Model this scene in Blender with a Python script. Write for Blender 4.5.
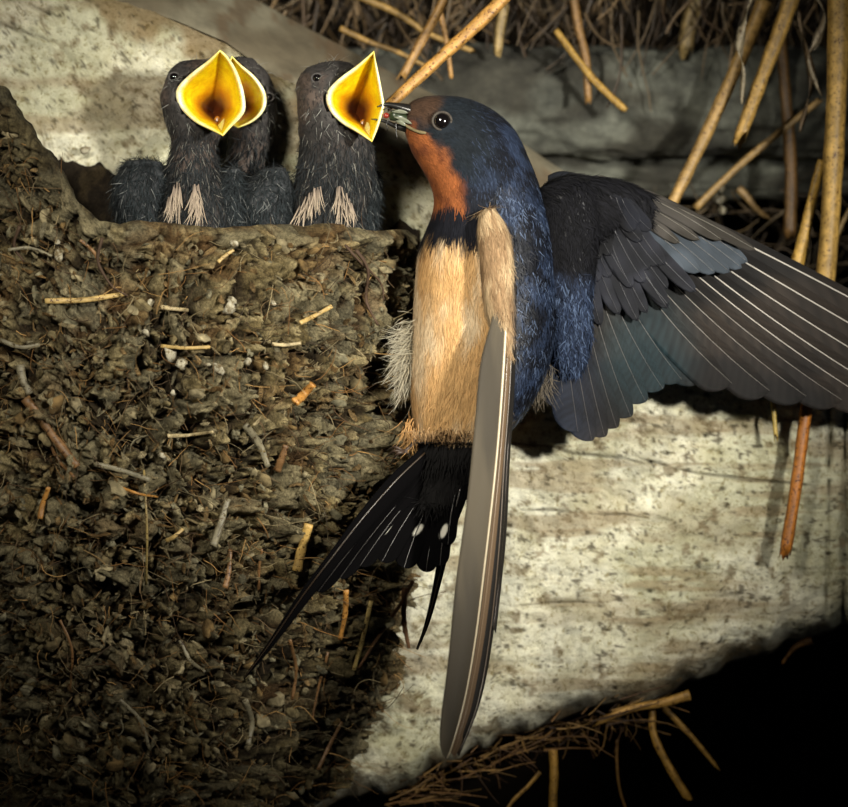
import bpy, math, random
import numpy as np
from mathutils import Vector

for o in list(bpy.data.objects):
    bpy.data.objects.remove(o)
SC = bpy.context.scene
COL = SC.collection
R = np.random.default_rng(7)
random.seed(7)

# ------------------------------------------------------------------ camera
# Lengths below are written in "units": 1 unit = 0.225 mm, the size one picture
# pixel has at the depth of the bird.  d = depth behind the plane of the bird.
U = 0.000225
D = 3111.0
cam_d = bpy.data.cameras.new('camera')
cam = bpy.data.objects.new('camera', cam_d)
COL.objects.link(cam)
cam.location = (0, -D * U, 0)
cam.rotation_euler = (math.pi / 2, 0, 0)
cam_d.sensor_width = 36
cam_d.lens = 36 * D / 848
cam_d.clip_start = 0.02
cam_d.clip_end = 20
cam_d.dof.use_dof = True
cam_d.dof.focus_distance = (D - 60) * U
cam_d.dof.aperture_fstop = 13
SC.camera = cam

# ------------------------------------------------------------------ world, lamps, exposure
SC.view_settings.view_transform = 'Standard'
SC.view_settings.look = 'None'
SC.view_settings.gamma = 1
SC.view_settings.use_curve_mapping = False
SC.view_settings.exposure = 0.0
w = bpy.data.worlds.new('barn_dark')
SC.world = w
w.use_nodes = True
w.node_tree.nodes['Background'].inputs[0].default_value = (0.75, 0.85, 1.0, 1)
w.node_tree.nodes['Background'].inputs[1].default_value = 0.012


def P(px, py, d=0.0):
    k = (D + d) / D
    return np.stack([(px - 424) * U * k, np.asarray(d) * U + 0 * np.asarray(px), (403.5 - py) * U * k], -1)


def PV(px, py, d=0.0):
    return Vector([float(v) for v in P(float(px), float(py), float(d))])


def lamp(name, pos, aim, watt, size, color, cone=None, blend=0.6):
    l = bpy.data.lights.new(name, 'SPOT')
    l.energy = watt
    l.shadow_soft_size = size
    l.color = color
    l.spot_size = math.radians(cone)
    l.spot_blend = blend
    o = bpy.data.objects.new(name, l)
    COL.objects.link(o)
    o.location = Vector(pos) * U          # x right, y into the picture, z up, in units from the lens axis
    o.rotation_euler = (PV(*aim) - o.location).to_track_quat('-Z', 'Y').to_euler()
    return o


# two photo flashes: the main one high on the right, the other from the upper left
lamp('flash_main', (1150, -1750, 370), (465, 300, 0), 17.5, 0.018, (1.0, 0.96, 0.86), 28.5, 1.0)
lamp('flash_left', (-700, -1900, 1000), (320, 210, 0), 11.5, 0.05, (1.0, 0.94, 0.80), 30, 1.0)


# ------------------------------------------------------------------ noise in numpy
def _hash(i, j, k, s):
    n = (i * 374761393 + j * 668265263 + k * 2147483647 + s * 1274126177) & 0xFFFFFFFF
    n = ((n ^ (n >> 13)) * 1274126177) & 0xFFFFFFFF
    n = ((n ^ (n >> 16)) * 2246822519) & 0xFFFFFFFF
    return ((n ^ (n >> 15)) & 0xFFFFFF) / float(0xFFFFFF)


def vnoise(p, s=0):
    p = np.asarray(p, float)
    i = np.floor(p).astype(np.int64)
    f = p - i
    f = f * f * (3 - 2 * f)
    out = 0
    for a in (0, 1):
        for b in (0, 1):
            for c in (0, 1):
                wgt = (f[..., 0] if a else 1 - f[..., 0]) * (f[..., 1] if b else 1 - f[..., 1]) * (f[..., 2] if c else 1 - f[..., 2])
                out = out + wgt * _hash(i[..., 0] + a, i[..., 1] + b, i[..., 2] + c, s)
    return out * 2 - 1


def fbm(p, freq, octv=4, s=0, gain=0.5):
    p = np.asarray(p, float) * freq
    a, t = 1.0, 0
    for o in range(octv):
        t = t + a * vnoise(p, s + o * 17)
        p = p * 2.03 + 11.3
        a *= gain
    return t


def cells(p, freq, s=0):
    """distance to nearest and second nearest scattered point"""
    p = np.asarray(p, float) * freq
    i = np.floor(p).astype(np.int64)
    f1 = np.full(p.shape[:-1], 9.0)
    f2 = np.full(p.shape[:-1], 9.0)
    idv = np.zeros(p.shape[:-1])
    for a in (-1, 0, 1):
        for b in (-1, 0, 1):
            for c in (-1, 0, 1):
                q = i + np.array([a, b, c])
                h = [_hash(q[..., 0], q[..., 1], q[..., 2], s + 31 * m) for m in range(3)]
                dd = np.sqrt(sum((q[..., m] + h[m] - p[..., m]) ** 2 for m in range(3)))
                near = dd < f1
                f2 = np.where(near, f1, np.minimum(f2, dd))
                idv = np.where(near, h[0], idv)
                f1 = np.where(near, dd, f1)
    return f1, f2, idv


def sm(a, b, x):
    t = np.clip((np.asarray(x, float) - a) / (b - a), 0, 1)
    return t * t * (3 - 2 * t)


def mixc(a, b, t):
    t = np.asarray(t)[..., None]
    return np.asarray(a) * (1 - t) + np.asarray(b) * t


def curve(pts, n):
    """Catmull-Rom through rows of pts, n samples"""
    pts = np.asarray(pts, float)
    m = len(pts)
    if m == 2:
        t = np.linspace(0, 1, n)[:, None]
        return pts[0] * (1 - t) + pts[1] * t
    ext = np.vstack([2 * pts[0] - pts[1], pts, 2 * pts[-1] - pts[-2]])
    t = np.linspace(0, m - 1 - 1e-6, n)
    i = t.astype(int)
    f = (t - i)[:, None]
    p0, p1, p2, p3 = ext[i], ext[i + 1], ext[i + 2], ext[i + 3]
    return 0.5 * (2 * p1 + (p2 - p0) * f + (2 * p0 - 5 * p1 + 4 * p2 - p3) * f ** 2 + (3 * p1 - p0 - 3 * p2 + p3) * f ** 3)


# ------------------------------------------------------------------ materials
def material(name, color=(.5, .5, .5), rough=.6, attr=False, metallic=0.0, noise=None, bump=None,
             coat=0.0, spec=0.5, sheen=0.0, sss=0.0, trans=0.0, stripes=None):
    m = bpy.data.materials.new(name)
    m.use_nodes = True
    nt = m.node_tree
    b = nt.nodes['Principled BSDF']
    N, L = nt.nodes.new, nt.links.new
    b.inputs['Roughness'].default_value = rough
    b.inputs['Metallic'].default_value = metallic
    b.inputs['Specular IOR Level'].default_value = spec
    b.inputs['Coat Weight'].default_value = coat
    b.inputs['Coat Roughness'].default_value = 0.15
    b.inputs['Sheen Weight'].default_value = sheen
    if sss:
        b.inputs['Subsurface Weight'].default_value = sss
        b.inputs['Subsurface Radius'].default_value = (0.002, 0.001, 0.0004)
        b.inputs['Subsurface Scale'].default_value = 1.0
    if attr:
        c = N('ShaderNodeAttribute')
        c.attribute_name = 'Col'
        cs = c.outputs['Color']
    else:
        c = N('ShaderNodeRGB')
        c.outputs[0].default_value = (*color, 1)
        cs = c.outputs[0]
    co = N('ShaderNodeTexCoord')
    if noise:                       # list of (scale per metre, (dark multiplier, light multiplier), lo, hi)
        for sc, (ma, mb), lo, hi in noise:
            n = N('ShaderNodeTexNoise')
            n.inputs['Scale'].default_value = sc
            n.inputs['Detail'].default_value = 5
            n.inputs['Roughness'].default_value = .65
            L(co.outputs['Object'], n.inputs['Vector'])
            r = N('ShaderNodeValToRGB')
            r.color_ramp.elements[0].position = lo
            r.color_ramp.elements[1].position = hi
            ma3 = ma if isinstance(ma, tuple) else (ma,) * 3
            mb3 = mb if isinstance(mb, tuple) else (mb,) * 3
            r.color_ramp.elements[0].color = (*ma3, 1)
            r.color_ramp.elements[1].color = (*mb3, 1)
            L(n.outputs['Fac'], r.inputs['Fac'])
            x = N('ShaderNodeMix')
            x.data_type = 'RGBA'
            x.blend_type = 'MULTIPLY'
            x.inputs['Factor'].default_value = 1
            L(cs, x.inputs['A'])
            L(r.outputs['Color'], x.inputs['B'])
            cs = x.outputs['Result']
    L(cs, b.inputs['Base Color'])
    hs = None
    if bump:                        # (scale, strength, distance)
        n = N('ShaderNodeTexNoise')
        n.inputs['Scale'].default_value = bump[0]
        n.inputs['Detail'].default_value = 8
        n.inputs['Roughness'].default_value = .7
        L(co.outputs['Object'], n.inputs['Vector'])
        hs = n.outputs['Fac']
    if stripes:                     # fine barbs across a feather: uses the UV (along, across)
        uv = N('ShaderNodeUVMap')
        sx = N('ShaderNodeSeparateXYZ')
        L(uv.outputs[0], sx.inputs[0])
        ab = N('ShaderNodeMath'); ab.operation = 'ABSOLUTE'
        L(sx.outputs['Y'], ab.inputs[0])
        ma = N('ShaderNodeMath'); ma.operation = 'MULTIPLY'; ma.inputs[1].default_value = -0.25
        L(ab.outputs[0], ma.inputs[0])
        ad = N('ShaderNodeMath'); ad.operation = 'ADD'
        L(sx.outputs['X'], ad.inputs[0]); L(ma.outputs[0], ad.inputs[1])
        mu = N('ShaderNodeMath'); mu.operation = 'MULTIPLY'; mu.inputs[1].default_value = stripes
        L(ad.outputs[0], mu.inputs[0])
        si = N('ShaderNodeMath'); si.operation = 'SINE'
        L(mu.outputs[0], si.inputs[0])
        hs = si.outputs[0]
        bump = (0, 0.35, 0.00006)
    if hs is not None:
        bn = N('ShaderNodeBump')
        bn.inputs['Strength'].default_value = bump[1]
        bn.inputs['Distance'].default_value = bump[2]
        L(hs, bn.inputs['Height'])
        L(bn.outputs['Normal'], b.inputs['Normal'])
    return m


M = {}
M['wall'] = material('whitewash', rough=.9, attr=True, spec=.2,
                     noise=[(160, ((.80, .78, .70), 1.0), .36, .58), (700, ((.55, .50, .38), 1.05), .33, .47), (2300, ((.30, .27, .20), 1.0), .335, .40)],
                     bump=(1300, .9, .0009))
M['rock'] = material('grey_plaster', rough=.85, attr=True, spec=.25, noise=[(120, (.7, 1.1), .35, .65)], bump=(1500, .4, .0003))
M['log'] = material('grey_log', rough=.9, attr=True, noise=[(60, (.45, 1.25), .35, .65), (300, (.7, 1.1), .4, .6)], bump=(400, .7, .001))
M['dark'] = material('dark_thatch', (.012, .009, .006), rough=1, noise=[(60, (.4, 1.6), .4, .6)], spec=.1)
M['mud'] = material('mud', rough=.95, attr=True, spec=.2,
                    noise=[(260, ((.55, .52, .45), (1.25, 1.2, 1.1)), .36, .62), (1800, (.6, 1.25), .38, .6)],
                    bump=(2200, 1.0, .0010))
M['straw'] = material('straw', rough=.45, attr=True, spec=.4, noise=[(500, (.7, 1.15), .38, .6), (1500, ((.22, .14, .07), 1.0), .385, .43)], bump=(1500, .3, .0002))
M['twig'] = material('rootlet', rough=.75, attr=True, spec=.3)
M['white'] = material('dropping', (.36, .33, .24), rough=.85, noise=[(900, ((.35, .28, .17), 1.1), .38, .58)], bump=(1200, .8, .0005))
M['plume'] = material('plumage', rough=.8, attr=True, spec=.15, sheen=.02)
M['gloss'] = material('glossy_plumage', rough=.5, attr=True, spec=.3, metallic=.15)
M['vane'] = material('vane', rough=.6, attr=True, spec=.22, stripes=900)
M['black_vane'] = material('black_vane', rough=.9, attr=True, spec=.04, stripes=900)
M['shaft'] = material('shaft', rough=.3, attr=True, spec=.6)
M['eye'] = material('eye', (.004, .003, .003), rough=.04, spec=.8, coat=.8)
M['beak'] = material('beak', (.012, .011, .010), rough=.3, spec=.6)
M['skin'] = material('skin', rough=.7, attr=True, spec=.3, bump=(2500, .6, .0003), noise=[(700, (.7, 1.2), .4, .6)])
M['gape'] = material('gape', rough=.32, attr=True, spec=.5, sss=.25, noise=[(500, ((.85, .72, .5), 1.05), .36, .6)], bump=(1500, .15, .0002))
M['leg'] = material('leg', (.05, .03, .02), rough=.5)
M['red'] = material('insect_red', (.20, .022, .012), rough=.25, coat=.5)
M['green'] = material('insect_green', (.022, .032, .014), rough=.3)
M['wingfilm'] = material('insect_wing', (.16, .17, .12), rough=.3)


# ------------------------------------------------------------------ mesh helpers
def finish(o, parent, label, cat, group, kind):
    if parent is not None:
        o.parent = parent
        o.matrix_parent_inverse = parent.matrix_world.inverted() if False else o.matrix_parent_inverse
    if label: o['label'] = label
    if cat: o['category'] = cat
    if group: o['group'] = group
    if kind: o['kind'] = kind
    return o


def mesh(name, verts, faces, mats, parent=None, colors=None, uvs=None, slots=None, smooth=True,
         label=None, cat=None, group=None, kind=None, px=True):
    """verts in units (px, py, d); if there is a parent Empty at world loc, verts are stored relative to it"""
    verts = np.asarray(verts, float)
    wv = P(verts[:, 0], verts[:, 1], verts[:, 2]) if px else verts
    if parent is not None:
        wv = wv - np.array(parent['_org'])
    me = bpy.data.meshes.new(name)
    if isinstance(faces, np.ndarray):
        nf, k = faces.shape
        me.vertices.add(len(wv)); me.vertices.foreach_set('co', wv.astype(np.float32).ravel())
        me.loops.add(nf * k); me.loops.foreach_set('vertex_index', faces.astype(np.int32).ravel())
        me.polygons.add(nf)
        me.polygons.foreach_set('loop_start', np.arange(0, nf * k, k, dtype=np.int32))
        me.update(calc_edges=True)
    else:
        me.from_pydata(wv.tolist(), [], [list(map(int, f)) for f in faces])
        me.update()
    if colors is not None:
        ca = me.color_attributes.new('Col', 'FLOAT_COLOR', 'POINT')
        c = np.ones((len(wv), 4), np.float32)
        c[:, :3] = np.clip(np.broadcast_to(np.asarray(colors, float), (len(wv), 3)), 0, 1)
        ca.data.foreach_set('color', c.ravel())
    if uvs is not None:
        ul = me.uv_layers.new(name='UVMap')
        li = np.zeros(len(me.loops), np.int32)
        me.loops.foreach_get('vertex_index', li)
        ul.data.foreach_set('uv', np.asarray(uvs, np.float32)[li].ravel())
    for mm in (mats if isinstance(mats, (list, tuple)) else [mats]):
        me.materials.append(mm)
    if slots is not None:
        me.polygons.foreach_set('material_index', np.asarray(slots, np.int32))
    me.polygons.foreach_set('use_smooth', np.full(len(me.polygons), bool(smooth)))
    me.validate()
    o = bpy.data.objects.new(name, me)
    COL.objects.link(o)
    if parent is not None and '_org' in parent:
        o['_org'] = parent['_org']
    else:
        o['_org'] = (0.0, 0.0, 0.0)
    return finish(o, parent, label, cat, group, kind)


def empty(name, pos, label, cat, group=None):
    o = bpy.data.objects.new(name, None)
    COL.objects.link(o)
    o.empty_display_size = .01
    o.location = PV(*pos)
    o['_org'] = tuple(o.location)
    return finish(o, None, label, cat, group, None)


def grid_faces(nu, nv, close_v=False, off=0):
    i = np.arange(nu - 1)[:, None]
    j = np.arange(nv if close_v else nv - 1)[None, :]
    j2 = (j + 1) % nv
    a, b, c, d_ = i * nv + j, i * nv + j2, (i + 1) * nv + j2, (i + 1) * nv + j
    return np.stack([a + 0 * b, b, c, d_ + 0 * b], -1).reshape(-1, 4) + off


def caps(nu, nv):
    return [list(range(nv))[::-1], list(range((nu - 1) * nv, nu * nv))]


def loft(secs, nu=60, nv=36, power=2.0):
    """secs rows: Fx, Fy, Bx, By, d centre, depth half size. returns verts (nu*nv,3), faces quads; both ends drawn to a point"""
    s = curve(secs, nu)
    ph = np.linspace(0, 2 * np.pi, nv, endpoint=False)
    c, sn = np.cos(ph), np.sin(ph)
    c = np.sign(c) * np.abs(c) ** (2 / power)
    sn = np.sign(sn) * np.abs(sn) ** (2 / power)
    cx, cy = (s[:, 0] + s[:, 2]) / 2, (s[:, 1] + s[:, 3]) / 2
    hx, hy = (s[:, 0] - s[:, 2]) / 2, (s[:, 1] - s[:, 3]) / 2
    e = np.linspace(0, 1, nu)
    k = np.sqrt(np.clip(1 - (1 - np.clip(e / .02, 0, 1)) ** 2, 0, 1)) * np.sqrt(np.clip(1 - (1 - np.clip((1 - e) / .02, 0, 1)) ** 2, 0, 1))
    k = np.maximum(k, .02)
    v = np.stack([cx[:, None] + (hx * k)[:, None] * c, cy[:, None] + (hy * k)[:, None] * c,
                  s[:, 4][:, None] + (np.abs(s[:, 5]) * k)[:, None] * sn], -1)
    return v.reshape(-1, 3), grid_faces(nu, nv, True)


def tube(pts, rad, seg=8, flat=1.0):
    """pts (n,3) in units, rad scalar or (n,), closed ends"""
    pts = np.asarray(pts, float)
    n = len(pts)
    rad = np.broadcast_to(np.asarray(rad, float), (n,))
    t = np.gradient(pts, axis=0)
    t /= np.linalg.norm(t, axis=1)[:, None] + 1e-9
    ref = np.array([0, 0, 1.0])
    a = np.cross(t, ref)
    bad = np.linalg.norm(a, axis=1) < .05
    a[bad] = np.cross(t[bad], [1.0, 0, 0])
    a /= np.linalg.norm(a, axis=1)[:, None]
    b = np.cross(t, a)
    ph = np.linspace(0, 2 * np.pi, seg, endpoint=False)
    v = pts[:, None, :] + rad[:, None, None] * (a[:, None, :] * np.cos(ph)[None, :, None] + flat * b[:, None, :] * np.sin(ph)[None, :, None])
    f = [list(q) for q in grid_faces(n, seg, True)]
    f += [list(range(seg))[::-1], list(range((n - 1) * seg, n * seg))]
    return v.reshape(-1, 3), f


def join(parts):
    vs, fs, o = [], [], 0
    for v, f in parts:
        vs.append(v)
        fs += [[i + o for i in q] for q in f]
        o += len(v)
    return np.vstack(vs), fs


def sphere(c, r, nu=12, nv=16):
    th = np.linspace(0.001, np.pi - .001, nu)
    ph = np.linspace(0, 2 * np.pi, nv, endpoint=False)
    r = np.broadcast_to(np.asarray(r, float), (3,))
    v = np.stack([np.sin(th)[:, None] * np.cos(ph), np.cos(th)[:, None] + 0 * ph, np.sin(th)[:, None] * np.sin(ph)], -1)
    return v.reshape(-1, 3) * r + np.asarray(c, float), [list(q) for q in grid_faces(nu, nv, True)]


def scatter(v, f, n, mask=None):
    """random points on quads: position, outward normal, barycentric pick"""
    v = np.asarray(v)
    f = np.asarray(f)
    t = np.vstack([f[:, [0, 1, 2]], f[:, [0, 2, 3]]])
    A, B, C = v[t[:, 0]], v[t[:, 1]], v[t[:, 2]]
    nr = np.cross(B - A, C - A)
    ar = np.linalg.norm(nr, axis=1)
    if mask is not None:
        ar = ar * mask((A + B + C) / 3, nr / (ar[:, None] + 1e-9))
    pk = R.choice(len(t), n, p=ar / ar.sum())
    r1, r2 = R.random(n), R.random(n)
    r1s = np.sqrt(r1)
    p = A[pk] * (1 - r1s)[:, None] + B[pk] * (r1s * (1 - r2))[:, None] + C[pk] * (r1s * r2)[:, None]
    nn = nr[pk] / (np.linalg.norm(nr[pk], axis=1)[:, None] + 1e-12)
    return p, nn


def outward(v, nu, nv):
    """make sure a loft's quads face out; returns sign for scatter normals"""
    return 1


def ribbons(p, n, flow, length, width, lift, colr, jitter=.25, tipcol=None, curl=.3, seg=3):
    """barbs: tapering ribbons that leave the skin at p, run along flow and lift off by `lift`"""
    m = len(p)
    fl = flow - (flow * n).sum(1)[:, None] * n
    fl += R.normal(0, jitter, (m, 3))
    fl -= (fl * n).sum(1)[:, None] * n
    fl /= np.linalg.norm(fl, axis=1)[:, None] + 1e-9
    sd = np.cross(n, fl)
    length = np.broadcast_to(length, (m,)) * R.uniform(.6, 1.3, m)
    width = np.broadcast_to(width, (m,)) * R.uniform(.7, 1.3, m)
    lift = np.broadcast_to(lift, (m,)) * R.uniform(.3, 1.6, m)
    cu = R.normal(0, curl, m)
    vs, cs = [], []
    for k in range(seg + 1):
        e = k / seg
        c = p + fl * (length * e)[:, None] + sd * (cu * length * e * e * .5)[:, None] + n * (.4 + lift * length * e * (1 - .35 * e))[:, None]
        wd = width * (1 - .85 * e ** 1.5) * .5
        vs += [c - sd * wd[:, None], c + sd * wd[:, None]]
        cc = colr if tipcol is None else mixc(colr, tipcol, np.full(m, e))
        cs += [cc, cc]
    V = np.stack(vs, 1).reshape(-1, 3)
    C = np.stack(cs, 1).reshape(-1, 3)
    k = 2 * (seg + 1)
    base = (np.arange(m) * k)[:, None, None]
    q = np.array([[2 * s_, 2 * s_ + 1, 2 * s_ + 3, 2 * s_ + 2] for s_ in range(seg)])[None]
    F = (base + q).reshape(-1, 4)
    return V, F, C


def feather_mesh(cen, wl, wr, nrm, col, shaftcol, shr=1.0, nv=4, camber=.12, tipround=.12, notch=0.0):
    """cen (n,3) centreline; wl, wr widths left/right (n,); nrm: plate normal (n,3). two material slots: vane, shaft"""
    n = len(cen)
    t = np.gradient(cen, axis=0)
    t /= np.linalg.norm(t, axis=1)[:, None]
    nrm = np.broadcast_to(nrm, (n, 3)).astype(float)
    nrm = nrm - (nrm * t).sum(1)[:, None] * t
    nrm /= np.linalg.norm(nrm, axis=1)[:, None]
    side = np.cross(t, nrm)
    cols = np.concatenate([-np.linspace(1, 0, nv + 1), np.linspace(0, 1, nv + 1)[1:]])
    m = len(cols)
    u = np.linspace(0, 1, n)
    wv = np.where(cols[None, :] < 0, wl[:, None], wr[:, None]) * np.abs(cols)[None, :]
    v = cen[:, None, :] + side[:, None, :] * (np.sign(cols)[None, :] * wv)[..., None]
    v = v + nrm[:, None, :] * (-camber * wv ** 2 / (np.maximum(wl, wr)[:, None] + 3))[..., None]
    top = v.reshape(-1, 3)
    bot = (v - nrm[:, None, :] * .7).reshape(-1, 3)
    f1 = grid_faces(n, m)
    f2 = grid_faces(n, m, off=len(top))[:, ::-1]
    i = np.arange(n - 1)
    L_ = len(top)
    e1 = np.stack([i * m, (i + 1) * m, (i + 1) * m + L_, i * m + L_], 1)
    e2 = np.stack([i * m + m - 1, i * m + m - 1 + L_, (i + 1) * m + m - 1 + L_, (i + 1) * m + m - 1], 1)
    j = np.arange(m - 1)
    e3 = np.stack([(n - 1) * m + j, (n - 1) * m + j + 1, (n - 1) * m + j + 1 + L_, (n - 1) * m + j + L_], 1)
    F = np.vstack([f1, f2, e1, e2, e3])
    rad = shr * (1 - .75 * u)
    sv, sf = tube(cen + nrm * .3, rad, 6)
    nt = 2 * L_
    V = np.vstack([top, bot, sv])
    Fs = [list(q) for q in F] + [[a + nt for a in q] for q in sf]
    slots = [0] * len(F) + [1] * len(sf)
    uv = np.zeros((len(V), 2))
    uu = np.repeat(u, m)
    ww = np.tile(cols, n)
    uv[:L_] = np.stack([uu, ww], 1)
    uv[L_:nt] = np.stack([uu, ww], 1)
    C = np.zeros((len(V), 3))
    cc = col(top, uu, ww) if callable(col) else np.broadcast_to(col, (L_, 3))
    C[:L_] = cc
    C[L_:nt] = cc
    C[nt:] = shaftcol
    return V, Fs, slots, uv, C


def feather(name, base, tip, wl, wr, col, shaftcol, parent, bend=0.0, bendd=0.0, nrm=(0, 0, -1), shr=1.0, n=16,
            round_tip=.10, label=None, taper=0.0, start=.25, camber=.12, mat='vane', nv=4):
    base, tip = np.asarray(base, float), np.asarray(tip, float)
    ax = tip - base
    L0 = np.linalg.norm(ax[:2])
    perp = np.array([-ax[1], ax[0], 0]) / (L0 + 1e-9)
    u = np.linspace(0, 1, n)
    u = 1 - (1 - u) ** 1.35
    cen = base + ax * u[:, None] + perp * (bend * 4 * u * (1 - u))[:, None] + np.array([0, 0, 1.0]) * (bendd * 4 * u * (1 - u))[:, None]
    prof = np.minimum(1, (start + (1 - start) * sm(0, .3, u))) * (1 - taper * u) * np.sqrt(np.clip(1 - np.clip((u - (1 - round_tip)) / round_tip, 0, 1) ** 2, 0, 1))
    prof = np.maximum(prof, .015)
    V, F, S, uv, C = feather_mesh(cen, wl * prof, wr * prof, np.asarray(nrm, float), col, shaftcol, shr, camber=camber, nv=nv)
    return mesh(name, V, F, [M[mat], M['shaft']], parent, colors=C, uvs=uv, slots=S, label=label)


def blade(name, Lp, Rp, sf, col, shaftcol, parent, d_l, d_r, n=40, shr=1.2, label=None, nv=8, mat='vane'):
    """a feather given by both its edges: Lp, Rp rows (x,y); sf share of the width where the shaft lies"""
    a, b = curve(Lp, n), curve(Rp, n)
    u = np.linspace(0, 1, n)
    dl, dr = curve([[x] for x in d_l], n)[:, 0], curve([[x] for x in d_r], n)[:, 0]
    A = np.column_stack([a, dl])
    B = np.column_stack([b, dr])
    ww = np.linspace(0, 1, nv + 1)
    v = A[:, None] * (1 - ww)[None, :, None] + B[:, None] * ww[None, :, None]
    wid = np.linalg.norm(B - A, axis=1)
    v[..., 2] -= (4 * ww * (1 - ww))[None] * (.10 * wid)[:, None]
    m = nv + 1
    top = v.reshape(-1, 3)
    L_ = len(top)
    bot = top + np.array([0, 0, 1.2])
    f1, f2 = grid_faces(n, m), grid_faces(n, m, off=L_)[:, ::-1]
    i = np.arange(n - 1)
    e1 = np.stack([i * m, (i + 1) * m, (i + 1) * m + L_, i * m + L_], 1)
    e2 = np.stack([i * m + m - 1, i * m + m - 1 + L_, (i + 1) * m + m - 1 + L_, (i + 1) * m + m - 1], 1)
    F = np.vstack([f1, f2, e1, e2])
    cen = A * (1 - sf) + B * sf
    cen[:, 2] -= 4 * sf * (1 - sf) * .10 * wid + .5
    sv, sff = tube(cen, shr * (1 - .6 * u), 6)
    V = np.vstack([top, bot, sv])
    Fs = [list(q) for q in F] + [[x + 2 * L_ for x in q] for q in sff]
    slots = [0] * len(F) + [1] * len(sff)
    uu, w2 = np.repeat(u, m), np.tile(ww - sf, n)
    uv = np.zeros((len(V), 2))
    uv[:L_] = np.stack([uu, w2], 1); uv[L_:2 * L_] = uv[:L_]
    C = np.zeros((len(V), 3))
    cc = col(top, uu, w2) if callable(col) else np.broadcast_to(col, (L_, 3))
    C[:L_] = cc; C[L_:2 * L_] = cc; C[2 * L_:] = shaftcol
    return mesh(name, V, Fs, [M[mat], M['shaft']], parent, colors=C, uvs=uv, slots=slots, label=label)


# ================================================================== THE SETTING
def interp(x, pts):
    xs, ys = zip(*pts)
    return np.interp(x, xs, ys)


TOP = [(-250, -250), (-60, -92), (60, -22), (124, 0), (177, 18), (226, 39), (265, 67), (300, 87), (400, 150), (500, 200), (600, 250), (700, 300), (1150, 420)]
TOP2 = [(-250, -420), (100, -95), (262, 0), (300, 21), (400, 74), (500, 125), (575, 176), (700, 240), (1150, 380)]
BOT = [(-250, 1060), (250, 860), (330, 812), (400, 790), (450, 762), (520, 738), (590, 712), (640, 706), (700, 680), (760, 655), (848, 628), (960, 590), (1150, 520)]


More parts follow.
